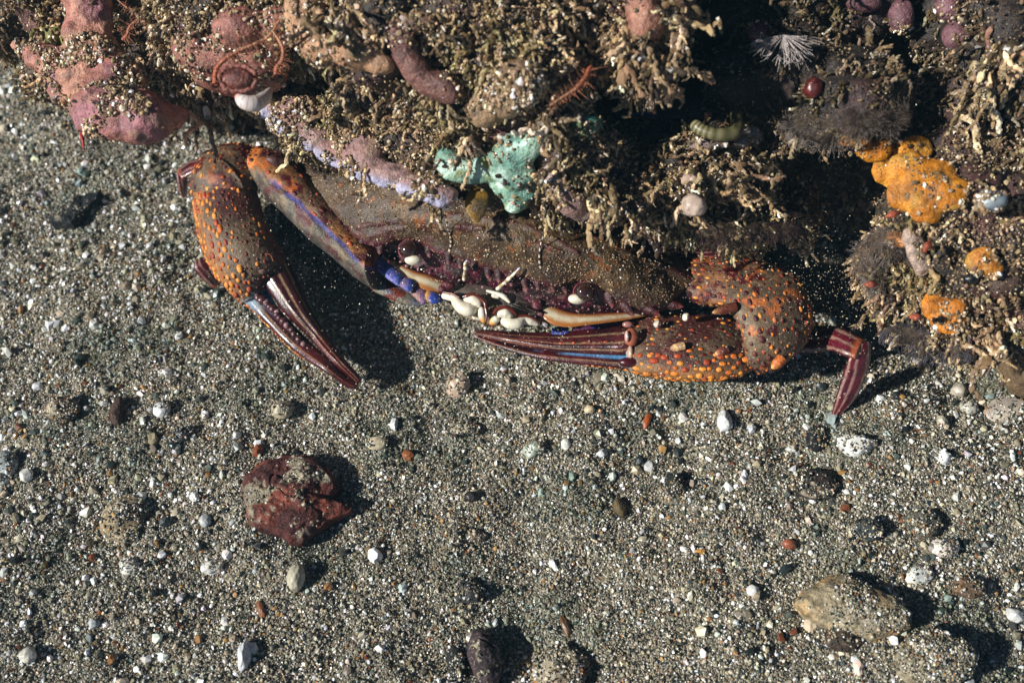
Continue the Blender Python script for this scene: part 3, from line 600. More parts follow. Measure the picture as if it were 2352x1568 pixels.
def tealc(V, C):
    v = fbm(V*8.5, 2, 91); C = mix(C, L((128, 132, 64)), ss(.05, .3, v)*ss(-.25, .25, fbm(V*1.4, 2, 92)+.12))
    return mix(C, L((206, 232, 214)), ss(.12, .35, fbm(V*4, 3, 93))*.7)
soft('teal_sponge', 'pale teal encrusting sponge with olive pores above the crab back', 'sponge',
     [(1025, 370, 5.45, 0.25, 0.29, 0.15), (1050, 392, 5.45, 0.34, 0.29, 0.15), (1085, 400, 5.45, 0.38, 0.27, 0.15), (1120, 385, 5.55, 0.34, 0.25, 0.15), (1150, 360, 5.75, 0.34, 0.29, 0.15), (1190, 345, 5.95, 0.45, 0.38, 0.15), (1225, 330, 6.05, 0.29, 0.29, 0.15), (1180, 390, 5.75, 0.45, 0.40, 0.15), (1205, 420, 5.65, 0.47, 0.38, 0.15), (1165, 420, 5.45, 0.36, 0.34, 0.15), (1185, 455, 5.25, 0.27, 0.29, 0.15)],
     (106, 150, 134), (148, 176, 148), colf=tealc, disp=((1.2, .1), (4, .05), (9, .02)), grains=160)
soft('teal_sponge', 'small shadowed teal sponge patch at the cave edge', 'sponge', [(1340, 290, 5.9, .32, .26, .2), (1362, 283, 5.9, .22, .18, .16)], (60, 136, 128), (98, 112, 60), grains=60)
def lilacc(V, C):
    x, y, _ = proj(V); d = segd(x, y, [(600, 262), (640, 302), (700, 345), (770, 388), (850, 420), (930, 443), (1010, 465)])
    return mix(C, L((168, 164, 186)), ss(26, 8, d))
soft('encrusting_sponge', 'pink and lilac crust with a pale rim along the reef lip above the crab arm', 'sponge',
     [(625, 245, 5.05, 0.57, 0.32, 0.15), (680, 262, 5.25, 0.52, 0.34, 0.15), (690, 232, 5.35, 0.40, 0.16, 0.15), (660, 290, 5.05, 0.46, 0.28, 0.15), (720, 318, 5.15, 0.52, 0.28, 0.15), (780, 350, 5.25, 0.57, 0.34, 0.15), (830, 345, 5.45, 0.46, 0.46, 0.15), (850, 390, 5.25, 0.52, 0.30, 0.15), (900, 405, 5.25, 0.52, 0.30, 0.15), (960, 430, 5.15, 0.52, 0.28, 0.15), (1010, 450, 5.05, 0.40, 0.23, 0.15)],
     (140, 100, 92), (160, 128, 122), colf=lilacc, dust=.5, grains=1300, disp=((1.5, .09), (5, .05), (11, .02)))
soft('encrusting_sponge', 'smooth rosy-grey lobe beside the right side of the teal sponge', 'sponge', [(1270, 408, 5.5, .2, .2, .18), (1285, 440, 5.4, .24, .24, .2), (1310, 468, 5.2, .3, .24, .2), (1345, 490, 5.0, .25, .14, .18)], (150, 126, 120), (132, 100, 92), grains=120)
soft('pink_sponge', 'pink-brown knob with algae around it at the top centre right', 'sea squirt', [(1478, 20, 7.9, .36, .5, .34), (1482, 60, 7.8, .42, .36, .34), (1470, -20, 7.9, .4, .4, .3)], (150, 100, 82), (172, 122, 98), grains=150)
def yel(V, C):
    C = mix(C, L((206, 160, 70)), ss(.1, .4, fbm(V*2, 3, 95))*.6); return mix(C, L((70, 56, 24)), ss(.5, .58, fbm(V*4.6, 2, 96))*.8)
soft('yellow_sponge', 'large bright yellow-orange sponge stretched across the right side of the reef', 'sponge',
     [(1965, 325, 5.4, 0.34, 0.18, 0.15), (2005, 345, 5.5, 0.40, 0.29, 0.15), (2050, 350, 5.6, 0.49, 0.38, 0.15), (2100, 345, 5.6, 0.45, 0.31, 0.15), (2045, 395, 5.5, 0.43, 0.38, 0.15), (2090, 400, 5.7, 0.56, 0.45, 0.15), (2140, 400, 5.7, 0.56, 0.34, 0.15), (2190, 430, 5.6, 0.45, 0.25, 0.15), (2090, 445, 5.6, 0.52, 0.38, 0.15), (2140, 450, 5.6, 0.47, 0.38, 0.15), (2130, 490, 5.4, 0.34, 0.25, 0.15), (2185, 460, 5.6, 0.34, 0.22, 0.15)],
     (196, 124, 14), (170, 98, 12), colf=yel, disp=((1.2, .1), (4, .04), (9, .015)), grains=260)
soft('yellow_sponge', 'ragged yellow sponge patch low on the right reef above the sand', 'sponge', [(2155, 700, 4.1, 0.36, 0.36, 0.13), (2185, 725, 4.0, 0.38, 0.36, 0.13), (2170, 745, 3.9, 0.27, 0.17, 0.13), (2200, 705, 4.0, 0.21, 0.21, 0.13)], (204, 126, 22), (184, 108, 20), colf=yel, grains=160)
soft('yellow_sponge', 'small yellow sponge blob near the right edge beside the black bead', 'sponge', [(2258, 600, 5.2, 0.36, 0.29, 0.13), (2280, 615, 5.1, 0.25, 0.21, 0.13), (2235, 605, 5.1, 0.21, 0.17, 0.13), (2262, 582, 5.2, 0.17, 0.17, 0.13)], (204, 136, 20), (180, 110, 20), colf=yel, grains=100)
soft('yellow_sponge', 'orange-peach sponge nub left of the pinkish barnacle plate', 'sponge', [(2055, 545, 4.7, .2, .18, .18), (2070, 560, 4.7, .16, .16, .16)], (206, 140, 84), (180, 110, 60), grains=50)
soft('barnacle_plate', 'pinkish grey ridged plate on the right reef between yellow patches', 'barnacle', [(2092, 545, 4.9, .22, .26, .16), (2105, 580, 4.8, .26, .34, .18), (2118, 612, 4.7, .2, .22, .16)], (172, 148, 132), (148, 122, 108), grains=160)
soft('limpet', 'blue-white oval limpet on the right reef below the large yellow sponge', 'limpet', [(2277, 462, 5.6, .32, .22, .22), (2262, 470, 5.6, .2, .14, .16)], (126, 136, 142), (178, 182, 176), mat=M_pale, disp=((2, .05), (7, .02)), grains=160, snap=.42, smooth=4)
soft('bead_snail', 'tiny black shiny bead on the right reef next to the small yellow sponge', 'snail', [(2230, 640, 4.9, .18, .14, .14)], (14, 16, 18), (20, 22, 24), mat=M_claw, disp=())
soft('cup_coral', 'round whitish cup ball on algae under the olive tube worm', 'coral', [(1592, 472, 5.4, .25, .23, .22)], (186, 164, 146), (206, 188, 172), mat=M_pale, disp=((5, .04), (12, .02)), snap=.62, smooth=4)
soft('orange_sponge', 'orange ball sponge glowing dim in the deep cave', 'sponge', [(1854, 447, 2.6, .24, .24, .24)], (150, 92, 34), (120, 70, 26), snap=None)
soft('sea_squirt', 'dark red sea squirt bead on the upper right reef', 'sea squirt', [(1868, 200, 4.6, .22, .24, .2)], (110, 34, 26), (70, 24, 20), mat=M_claw)
sq = [('oval mauve sea squirt at the top edge right of the fan', 2070, 38, 4.8, .28, .38), ('mauve sea squirt in the upper right, cut by the top edge', 2180, 15, 6.9, .3, .34), ('mauve sea squirt below its twin at upper right', 2193, 82, 5.2, .28, .3),
      ('pinkish sea squirt lobe left of the white hydroid fan', 1742, 76, 4.4, .25, .23), ('dim pink sea squirt at the top edge above the fan', 1985, 8, 4.7, .4, .2)]
for l_, x_, y_, h_, a_, b_ in sq: soft('sea_squirt', l_, 'sea squirt', [(x_, y_, h_, a_, b_, .25)], (112, 76, 80), (92, 58, 64), group='mauve sea squirts on the upper right reef', disp=((2, .05),), grains=40)
g = Geo()                                        # olive tube worm
tube(g, Pl([(1690, 262, 5.6), (1694, 290, 5.6), (1684, 306, 5.6), (1650, 309, 5.6), (1620, 302, 5.6), (1602, 292, 5.6), (1593, 284, 5.6)]), [.12, .13, .14, .13, .12, .13, .1], (0, 0, 0), 14, 90,
     band=lambda u: mix(L((70, 66, 38)), L((140, 132, 96)), (.5+.5*np.sin(u*60+3*np.sin(u*9)))*ss(.0, 1, u)))
tag(g.build('tube_worm', M_pale), 'curved olive and cream tube worm case beside the dark cave', 'tube worm')
soft('oyster_shell', 'grey pink broken oyster shell under the olive tube worm', 'shell', [(1640, 335, 5.0, .5, .14, .2), (1690, 325, 5.0, .36, .22, .2), (1720, 315, 4.9, .3, .24, .2)], (124, 104, 96), (150, 140, 132), grains=100)
# brittle stars
def brittle(label, paths, r=.036):
    e = empty('brittle_star', label, 'brittle star')
    for pth in paths:
        g = Geo(); pw = Pl(pth); c = crom(pw, 90); n_ = 90
        tube(g, pw, [r*.5, r, r*1.25], (0, 0, 0), 8, n_, band=lambda u: mix(L((176, 128, 96)), L((164, 84, 52)), ss(.25, .8, u+.3*np.sin(u*170))))
        for k in range(4, 88, 2):                     # spines
            for s_ in (-1, 1):
                T = c[min(k+1, 89)]-c[k-1]; T /= np.linalg.norm(T); S = np.cross(T, -FWD); S /= np.linalg.norm(S)
                q = c[k]; d = S*s_+rng.normal(0, .3, 3)-FWD*.3; ll = rng.uniform(.08, .2)*(.6+.6*k/88)
                tube(g, [q, q+d*ll*.5, q+d*ll], [.008, .006, .003], L((170, 100, 66)), 3, 4)
        g.build('arm', M_sponge, e)
    return e
brittle('orange brittle star arms curling over the pink sea squirt', [[(648, 38, 7.40), (622, 78, 7.35), (600, 95, 7.30), (557, 114, 7.25), (521, 134, 7.20), (497, 160, 7.10), (493, 194, 7.00)],
        [(626, 72, 7.40), (640, 92, 7.35), (650, 115, 7.30), (648, 138, 7.20), (636, 155, 7.10), (634, 170, 7.00)]])
brittle('orange brittle star arm at the dark cave edge, bristles pointing right', [[(1262, 244, 7.2), (1296, 222, 7.2), (1325, 203, 7.2), (1345, 178, 7.2), (1356, 152, 7.2)]], .045)
brittle('thin pale brittle star arm near the top left black hole', [[(270, 0, 6.6), (300, 25, 6.4), (322, 40, 6.3), (300, 60, 6.2), (292, 80, 6.1), (282, 92, 6.0)], [(322, 40, 6.35), (345, 48, 6.2), (372, 60, 6.1)]], .03)
g = Geo()                                        # white worm with orange tip
tube(g, Pl([(546, 222, 6.3), (560, 234, 6.35), (585, 238, 6.3), (607, 226, 6.2), (620, 208, 6.1)]), [.07, .14, .155, .13, .06], (0, 0, 0), 16, 60,
     band=lambda u: mix(mix(L((226, 84, 30)), L((214, 202, 196)), ss(.03, .10, u)), L((150, 122, 112)), (ss(.5, .9, np.sin(u*75)))*.6))
tag(g.build('sea_slug', M_enamel), 'small white ringed worm with an orange tip under the pink sea squirt', 'sea slug')
g = Geo(); tube(g, Pl([(181, 252, 5.2), (184, 275, 5.15), (182, 295, 5.1), (189, 318, 5.0), (193, 342, 4.9)]), [.018, .03, .02, .035, .02], L((170, 14, 34)), 6, 30)
tag(g.build('red_thread', M_sponge), 'thin red thread hanging from the pink sponge', 'thread')
g = Geo(); tube(g, Pl([(472, 248, 4.9), (475, 258, 4.9), (477, 270, 4.9)]), [.06, .07, .065], L((206, 206, 196)), 10, 12)
tag(g.build('white_tube', M_pale), 'tiny white tube stub above the algae tuft at left', 'tube')
g = Geo(); e_ = [(1092, 425, 1100, 425, 4.9), (1074, 445, 1120, 442, 4.9), (1068, 465, 1121, 462, 4.9), (1072, 488, 1116, 486, 4.8), (1088, 508, 1102, 508, 4.8), (1094, 515, 1097, 515, 4.8)]
r_ = loft(e_, .22, 50, 24, lambda u, t, V: mix(L((128, 92, 22)), L((66, 50, 18)), ss(-.1, .4, fbm(V*3, 3, 5)))); capped(g, r_, 24)
tag(g.build('seaweed_blade', M_shell), 'mustard brown oval seaweed blade hanging under the teal sponge', 'seaweed')
# little red-brown blades on the right reef
for l_, x_, y_, a_ in [('rust red algae blade sticking left out of the pale fuzz', 2000, 653, 180), ('rust blade on the right reef under the large yellow sponge', 2050, 492, 200), ('orange rust blade right of the yellow sponge tip', 2178, 487, 5), ('short rust blade above the low yellow sponge patch', 2130, 565, 60), ('rust stub at the lower reef left of the ragged yellow patch', 2105, 728, 0)]:
    g = Geo(); dx, dy = math.cos(math.radians(a_)), -math.sin(math.radians(a_)); zz = 5.3 if y_ < 500 else (4.3 if y_ > 600 else 5.1)
    tube(g, Pl([(x_-dx*16, y_-dy*16, zz), (x_, y_, zz+.05), (x_+dx*18, y_+dy*18, zz)]), [.03, .075, .015], L((150, 70, 44)), 8, 16); tag(g.build('red_seaweed', M_sponge), l_, 'algae')
# hydroids: tufts of hair with knobbed tips
def fuzz(label, lumps, n, ln, col, r=.005, name='hydroid_colony', down=.3):
    lumps = [(x, y, RH(x, y, h)+.1, a, b, c) for x, y, h, a, b, c in lumps]; V, F, N = organic(lumps, .09, ((1.5, .25), (5, .08)), 2); f = ((CAM-V)*N).sum(1)/25 > -.75; i = rng.choice(np.where(f)[0], n)
    g = Geo(); g.add(V, F, mix(L((44, 36, 30)), L((92, 78, 64)), ss(-.3, .3, fbm(V*3, 3, 3))))
    for k in i:
        cl = np.array([vn(V[k]*3.1, 61), vn(V[k]*3.1, 62), vn(V[k]*3.1, 63)]).reshape(3)*1.6; d = N[k]+cl+rng.normal(0, .3, 3)+np.array([0, -.2, -down*1.2]); d /= np.linalg.norm(d); l_ = ln*.8*rng.uniform(.2, 1.0)**1.4; b = V[k]+N[k]*.0
        q = [b, b+d*l_*.5+rng.normal(0, .02, 3), b+d*l_+np.array([0, 0, -.08*down])]
        tube(g, q, [r, r*.8, r*1.9], L(col)*rng.uniform(.6, 1.2), 3, 5)
    return tag(g.build(name, M_hair), label, 'hydroid')
fuzz('white fuzzy hydroid colony hanging above the cave beside the yellow sponge', [(1850, 285, 4.2, .5, .3, .3), (1910, 300, 4.2, .5, .3, .3), (1970, 290, 4.4, .5, .3, .3)], 900, .36, (128, 118, 110), .004)
fuzz('grey fuzzy hydroids right above the yellow sponge', [(2010, 285, 5.5, .5, .3, .3), (2060, 270, 5.4, .3, .3, .3)], 500, .34, (112, 100, 92), .004)
fuzz('pale fuzzy hydroid mound left of the barnacle plate', [(2010, 600, 4.3, .36, .5, .3), (2030, 560, 4.5, .3, .3, .25), (2010, 650, 4.1, .26, .3, .25)], 1100, .20, (140, 128, 120), .004)
fuzz('dim fuzzy hydroids under the ragged yellow patch', [(2080, 765, 3.0, .5, .22, .25), (2150, 800, 2.8, .5, .2, .25), (2210, 800, 2.6, .3, .2, .2)], 900, .32, (104, 100, 106))
fuzz('dusky purple fuzz lining the reef lip behind the crab back', [(1560, 540, 3.5, .6, .2, .3), (1660, 540, 3.4, .6, .25, .3), (1760, 530, 3.2, .6, .25, .3)], 900, .22, (84, 62, 66))
g = Geo(); b = P(1800, 82, RH(1800, 82, 4.6)+.55)                     # fan
for k in range(34):
    a = math.radians(rng.uniform(186, 362)); l_ = rng.uniform(.42, .68); d = RT*math.cos(a)+UP*math.sin(a)*.95-FWD*rng.uniform(-.05, .35)
    tube(g, [b, b+d*l_*.5, b+d*l_+np.array([0, 0, -.05])], [.016, .014, .008], L((170, 156, 150)), 4, 8)
    for s_ in range(3): q = b+d*l_*rng.uniform(.4, .8); tube(g, [q, q+(d+rng.normal(0, .35, 3))*.1, q+(d+rng.normal(0, .3, 3))*.22], [.01, .008, .005], L((170, 156, 150)), 3, 5)
tag(g.build('hydroid_fan', M_sponge), 'feathery white hydroid fan on the dark upper right reef', 'hydroid')
# ------------------------------------------------------------------ the dark fish in the cave
fe = empty('fish', 'small dark slate fish hiding in the cave behind the hanging algae', 'fish')
g = Geo(); r_ = loft([(1395, 232, 1398, 262, 4.9), (1430, 220, 1432, 272, 5.0), (1500, 195, 1500, 275, 5.0), (1570, 185, 1570, 275, 5.05), (1630, 196, 1630, 274, 5.1), (1662, 222, 1656, 268, 5.1), (1674, 243, 1670, 258, 5.1)], .4, 80, 32,
    lambda u, t, V: mix(L((24, 24, 28)), L((40, 42, 50)), ss(-.2, .4, fbm(V*3, 3, 6)))); capped(g, r_, 32); g.build('body', M_shell, fe)
g = Geo(); g.add(ICO[3][0]*np.array([.1, .1, .07])+P(1625, 259, 5.42), ICO[3][1], L((4, 4, 8))); g.build('eye', M_eye, fe)
g = Geo(); tube(g, Pl([(1400, 272, 5.1), (1450, 262, 5.25), (1510, 262, 5.3)]), [.006, .018, .01], L((20, 44, 130)), 5, 20); g.build('fin_stripe', M_shell, fe)
g = Geo(); r_ = loft([(1500, 268, 1540, 270, 4.9), (1490, 290, 1530, 300, 4.8), (1462, 330, 1500, 318, 4.7)], .1, 20, 12, lambda u, t, V: np.tile(L((36, 38, 46)), (len(u), 1))); capped(g, r_, 12); g.build('fin', M_shell, fe)
# ------------------------------------------------------------------ the crab
crab = empty('crab', 'mottled brown swimming crab with orange-studded claws, sheltering under the reef lip', 'crab')
BRN, TAN_, MAR, PUR, ORA = L((72, 55, 35)), L((108, 86, 56)), L((74, 16, 18)), L((84, 10, 44)), L((236, 124, 18))
SIL = L((122, 104, 84)); CRM = L((214, 190, 140)); WHT = L((218, 209, 186)); BLU = L((52, 76, 146)); LBL = L((112, 176, 232)); DRED = L((82, 18, 16))
def silt(V, C, amt=.5, col=SIL): return mix(C, col, ss(-.05, .35, fbm(V*2.4+50, 4, 101))*amt)
# carapace: rows of x, y, h from the hidden rear to the front margin and under it
R = [[(640, 330, 1.6), (760, 340, 1.9), (1000, 350, 2.2), (1250, 410, 2.3), (1400, 480, 2.1), (1520, 552, 1.9), (1598, 630, 1.8)],
     [(650, 345, 1.9), (760, 352, 2.4), (1000, 365, 3.0), (1250, 425, 3.1), (1400, 500, 2.8), (1520, 568, 2.4), (1600, 636, 2.0)],
     [(660, 372, 2.1), (780, 400, 2.8), (1000, 430, 3.5), (1230, 480, 3.6), (1400, 548, 3.2), (1520, 606, 2.55), (1601, 641, 2.05)],
     [(670, 405, 2.1), (780, 450, 2.7), (900, 480, 3.15), (1050, 515, 3.45), (1230, 560, 3.5), (1400, 612, 3.1), (1520, 645, 2.45), (1602, 646, 2.05)],
     [(690, 430, 2.1), (790, 490, 2.6), (880, 525, 2.75), (960, 532, 2.85), (1080, 575, 2.95), (1220, 612, 2.95), (1330, 630, 2.8), (1440, 672, 2.55), (1530, 682, 2.3), (1601, 652, 2.0)],
     [(700, 445, 2.0), (765, 500, 2.3), (834, 553, 2.4), (880, 562, 2.45), (918, 551, 2.55), (960, 551, 2.6), (986, 572, 2.6), (1040, 590, 2.6), (1100, 611, 2.6), (1160, 633, 2.6), (1225, 643, 2.6), (1285, 653, 2.55), (1315, 644, 2.55), (1368, 650, 2.5), (1400, 678, 2.4), (1435, 700, 2.3), (1485, 708, 2.2), (1540, 697, 2.05), (1575, 674, 1.95), (1599, 658, 1.9)],
     [(700, 452, 1.8), (765, 507, 2.1), (834, 561, 2.2), (880, 569, 2.22), (918, 556, 2.3), (960, 556, 2.35), (986, 580, 2.35), (1040, 598, 2.35), (1100, 619, 2.35), (1160, 641, 2.35), (1225, 651, 2.35), (1285, 661, 2.35), (1315, 650, 2.3), (1368, 656, 2.3), (1400, 686, 2.2), (1435, 707, 2.1), (1485, 714, 1.95), (1540, 703, 1.85), (1575, 679, 1.75), (1598, 662, 1.7)],
     [(700, 456, 1.5), (834, 572, 1.85), (900, 597, 1.9), (960, 610, 1.95), (1030, 628, 2.05), (1100, 640, 2.05), (1180, 662, 2.05), (1240, 682, 2.05), (1330, 693, 1.95), (1400, 700, 1.9), (1480, 716, 1.7), (1598, 664, 1.4)],
     [(700, 462, 1.3), (850, 588, 1.5), (930, 625, 1.6), (1020, 655, 1.7), (1100, 662, 1.75), (1180, 685, 1.75), (1240, 712, 1.7), (1330, 722, 1.6), (1420, 720, 1.5), (1500, 716, 1.3), (1597, 668, 1.2)],
     [(700, 470, .9), (850, 610, 1.0), (1020, 690, 1.1), (1180, 720, 1.1), (1330, 745, 1.0), (1500, 725, .9), (1597, 675, .9)],
     [(710, 440, .5), (850, 580, .5), (1020, 650, .5), (1180, 680, .5), (1330, 700, .5), (1500, 690, .5), (1590, 660, .6)]]
NX = 420; xs = np.linspace(0, 1, NX)
def row(r):
    r = np.array(r, float); x = r[0, 0]+(r[-1, 0]-r[0, 0])*xs
    d = np.diff(r, axis=0); m = d[:, 1:]/d[:, :1]; mm = np.vstack([m[:1], (m[1:]+m[:-1])/2, m[-1:]]); o = [x]
    i = np.clip(np.searchsorted(r[:, 0], x)-1, 0, len(r)-2); w = r[i+1, 0]-r[i, 0]; t = (x-r[i, 0])/w
    for k in (0, 1):
        a, b_, ma, mb = r[i, k+1], r[i+1, k+1], mm[i, k]*w, mm[i+1, k]*w
        o.append((2*t**3-3*t**2+1)*a+(t**3-2*t**2+t)*ma+(-2*t**3+3*t**2)*b_+(t**3-t**2)*mb)
    return np.stack(o, 1)
RR = np.stack([row(r) for r in R])                 # rows x NX x 3
steps_ = [8, 14, 22, 22, 14, 6, 8, 10, 8, 6]
def rows_interp(RR, steps):
    out = []; n = len(RR); Pd = np.concatenate([(2*RR[:1]-RR[1:2]), RR, (2*RR[-1:]-RR[-2:-1])])
    for i in range(n-1):
        a, b, c, d = Pd[i], Pd[i+1], Pd[i+2], Pd[i+3]
        for k in range(steps[i]):
            t = k/steps[i]; out.append((.5*((2*b)+(c-a)*t+(2*a-5*b+4*c-d)*t*t+(3*b-a-3*c+d)*t**3), i+t))
    out.append((RR[-1], n-1)); return np.stack([o[0] for o in out]), np.array([o[1] for o in out])
GR, rv = rows_interp(RR, steps_)
V = P(GR[..., 0], GR[..., 1], GR[..., 2]); nr = len(V)
X, Y = GR[..., 0].ravel(), GR[..., 1].ravel(); VV = V.reshape(-1, 3); RVV = np.repeat(rv, NX)
n1 = fbm(VV*1.3, 4, 111); C = mix(BRN, TAN_, ss(-.3, .3, n1)); C = mix(C, L((70, 58, 40)), ss(.05, .4, fbm(VV*3, 3, 112))*.5)
lines = [[(1040, 520), (1075, 518), (1108, 526)], [(1050, 522), (1075, 527), (1108, 524)], [(1108, 500), (1150, 507), (1212, 520), (1262, 540), (1300, 562), (1325, 580)], [(1220, 553), (1250, 564), (1288, 578)],
         [(1351, 530), (1405, 562), (1469, 596), (1546, 620), (1592, 645)], [(1020, 496), (1060, 494)], [(820, 520), (870, 512), (910, 508)], [(850, 545), (890, 528), (930, 524)]]
for l_ in lines: d = segd(X, Y, l_); C = mix(C, MAR, ss(5.5, 2.0, d+3*vn(VV*7, 3))*ss(-.5, 0, vn(VV*5, 9)))
sp = ss(.28, .42, fbm(VV*4.3, 2, 113)); C = mix(C, MAR, sp*ss(1150, 900, X)*ss(470, 500, Y)*.9)
C = mix(C, MAR, ss(.3, .42, fbm(VV*4.0+9, 2, 114))*ss(1390, 1430, X)*ss(4.0, 4.6, RVV)*.9)
C = mix(C, L((176, 98, 40)), ss(.38, .5, fbm(VV*6+4, 2, 115))*.5)
C = mix(C, mix(MAR, PUR, ss(-.2, .3, fbm(VV*3, 2, 7))), ss(4.45, 4.95, RVV+.5*fbm(VV*3, 3, 116)))
C = mix(C, mix(L((84, 10, 44)), L((34, 6, 14)), ss(-.25, .15, fbm(VV*5, 3, 118))), ss(5.2, 5.8, RVV))
C = mix(C, L((150, 110, 104)), ss(.38, .46, fbm(VV*7.5, 2, 119))*ss(4.9, 5.0, RVV)*ss(7.5, 7, RVV)*.8)
C = mix(C, L((62, 56, 46)), ss(8.2, 8.8, RVV)); C = mix(C, L((104, 84, 64)), ss(.15, .5, fbm(VV*9, 3, 120))*.5*ss(5, 4.6, RVV))
C = mix(C, MAR, ss(.16, .30, fbm(VV*4.6+3, 3, 124))*ss(3.6, 4.6, RVV)*.8*ss(5, 4.9, RVV)); C = mix(C, L((58, 40, 28)), ss(.0, .35, fbm(VV*1.6+8, 4, 125))*.6*ss(5, 4.6, RVV))
C = C*np.array([.80, .74, .70])
# small granules and a low relief
Nn = np.cross(np.gradient(V, axis=1), np.gradient(V, axis=0)).reshape(-1, 3); Nn /= np.maximum(np.linalg.norm(Nn, axis=1), 1e-9)[:, None]
Nn *= np.sign((Nn*(CAM-VV)).sum(1))[:, None]
for l_ in lines: VV += Nn*(.03*ss(8, 2, segd(X, Y, l_)))[:, None]
VV += Nn*(.10*fbm(VV*1.1, 3, 121)+.035*fbm(VV*4.5, 3, 122))[:, None]
idx = np.arange(nr*NX).reshape(nr, NX); g = Geo()
g.add(VV, np.stack([idx[:-1, :-1], idx[1:, :-1], idx[1:, 1:], idx[:-1, 1:]], -1).reshape(-1, 4), C)
k = rng.choice(np.where((RVV > 1.5) & (RVV < 6.5) & (fbm(VV*1.7, 3, 131) > -.08))[0], 1900); scatter(g, VV[k], np.minimum(.005*np.exp(rng.exponential(.5, 1900)), .022), palette(1900, [(190, 170, 138), (232, 226, 214), (150, 126, 96)], [4, 1, 3]))
k = rng.choice(np.where((RVV > 2) & (RVV < 5))[0], 900); scatter(g, VV[k], rng.uniform(.012, .026, 900), mix(C[k], L((170, 134, 84)), np.full(900, .35)), 2, .05)
# teeth of the front and side margins
def cone(g, x, y, h, dx, dy, ln, r, c0, c1, dz=.3):
    b = P(x, y, h); d = RT*dx-UP*dy-FWD*dz; d /= np.linalg.norm(d)
    tube(g, [b-d*ln*.3, b+d*ln*.35, b+d*ln*.8, b+d*ln], [r, r*.95, r*.5, r*.1], (0, 0, 0), 12, 20, band=lambda u: mix(c0, c1, ss(.45, .95, u)))
for (x, y, h, dx, dy) in [(834, 552, 2.4, -.5, .8), (876, 563, 2.4, -.2, 1), (985, 570, 2.6, .1, 1), (1032, 586, 2.65, -.1, 1), (1058, 595, 2.65, 0, 1), (1090, 606, 2.65, 0, 1), (1122, 618, 2.65, 0, 1), (1146, 627, 2.65, 0, 1), (1175, 636, 2.65, 0, 1), (1205, 640, 2.62, .1, 1), (1235, 644, 2.6, .1, 1), (1268, 650, 2.55, .2, 1), (1294, 652, 2.5, .3, 1)]:
    cone(g, x, y, h-.08, dx, dy, .21, .10, L((52, 12, 20)), L((160, 100, 100)), .2)
for (x, y, h, dx, dy, s_) in [(1400, 680, 2.45, .3, 1, 1), (1436, 700, 2.35, .6, .8, 1.2), (1486, 706, 2.25, .8, .5, 1.3), (1535, 698, 2.1, 1, .2, 1.3), (1572, 676, 2.0, 1, 0, 1.2), (1592, 655, 1.95, 1, -.3, 1), (800, 530, 2.4, -.7, .7, 1), (765, 500, 2.3, -.8, .5, 1)]:
    cone(g, x, y, h-.05, dx, dy, .25*s_, .12, L((60, 14, 20)), L((170, 84, 84)), .25)
for x in np.linspace(880, 1460, 44):                # beaded rim under the orbits
    yy = np.interp(x, [880, 930, 975, 1030, 1100, 1240, 1290, 1330, 1400, 1460], [585, 607, 622, 636, 655, 676, 702, 710, 706, 712]); 
    if 1040 < x < 1238 and rng.random() < .4: continue
    b = P(x, yy+rng.normal(0, 4), 2.12); scatter(g, b[None], np.array([[.05, .035, .04]])*rng.uniform(.4, 1.0), mix(PUR, L((180, 130, 134)), np.array([rng.random()**2])), 2, .05)
g.build('carapace', M_shell, crab)

# eyes
for (x, y, wx, wy) in [(938, 573, 950, 597), (1342, 670, 1326, 686)]:
    g = Geo(); c0 = P(wx, wy, 2.42); V0 = ICO[4][0]; s_ = .155; g.add(V0@np.stack([RT*s_*1.25, UP*s_*.75, -FWD*s_])+c0, ICO[4][1], mix(WHT, L((140, 60, 60)), ss(.6, .9, V0[:, 1])))
    st_ = g.build('eye_stalk', M_enamel, crab)
    g = Geo(); g.add(V0*.198+P(x, y, 2.55), ICO[4][1], L((40, 22, 16))); g.build('eye', M_eye, st_)
    g = Geo(); a = np.linspace(0, 2*math.pi, 30); ring = P(x, y, 2.55)-FWD*-.08+np.outer(np.cos(a), RT)*.215+np.outer(np.sin(a), UP)*.205
    tube(g, ring, .022, mix(PUR, L((150, 60, 60)), np.array(.3)), 6, 60); g.build('eye_rim', M_shell, st_)
# the cream ridges under the orbits
def ridgec(u, t, V):
    q = np.cos(t); c = mix(L((206, 194, 162)), L((160, 98, 38)), ss(.05, .7, np.abs(q)+.15*fbm(V*5, 3, 3))); c = mix(c, L((84, 26, 28)), ss(.62, .95, q)+ss(.07, 0, u)); return mix(c, L((150, 90, 40)), ss(.1, .4, fbm(V*6, 3, 8))*.35)
for e_ in ([(845, 562, 843, 570, 1.95), (880, 582, 872, 592, 2.0), (915, 603, 897, 618, 2.0), (955, 622, 935, 645, 2.0), (990, 632, 972, 664, 2.0), (1024, 644, 1006, 676, 1.9), (1034, 655, 1022, 676, 1.85)],
           [(1238, 690, 1236, 712, 1.85), (1252, 696, 1250, 730, 1.9), (1278, 706, 1272, 743, 1.9), (1312, 718, 1308, 748, 1.9), (1350, 722, 1352, 743, 1.9), (1418, 719, 1420, 735, 1.8), (1462, 716, 1466, 727, 1.7), (1500, 712, 1502, 717, 1.6)]):
    g = Geo(); e_ = [(a, b-(2 if a > 1200 else 0), c, d+(3 if a > 1200 else 0), h-(.05 if a > 1200 else .12)) for a, b, c, d, h in e_]; r_ = loft(e_, .34, 90, 32, ridgec, lambda U, T: 1+.10*fbm(np.stack([U*5, np.cos(T), np.sin(T)], -1), 3, 9)); capped(g, r_, 32); g.build('orbit_ridge', M_enamel, crab)
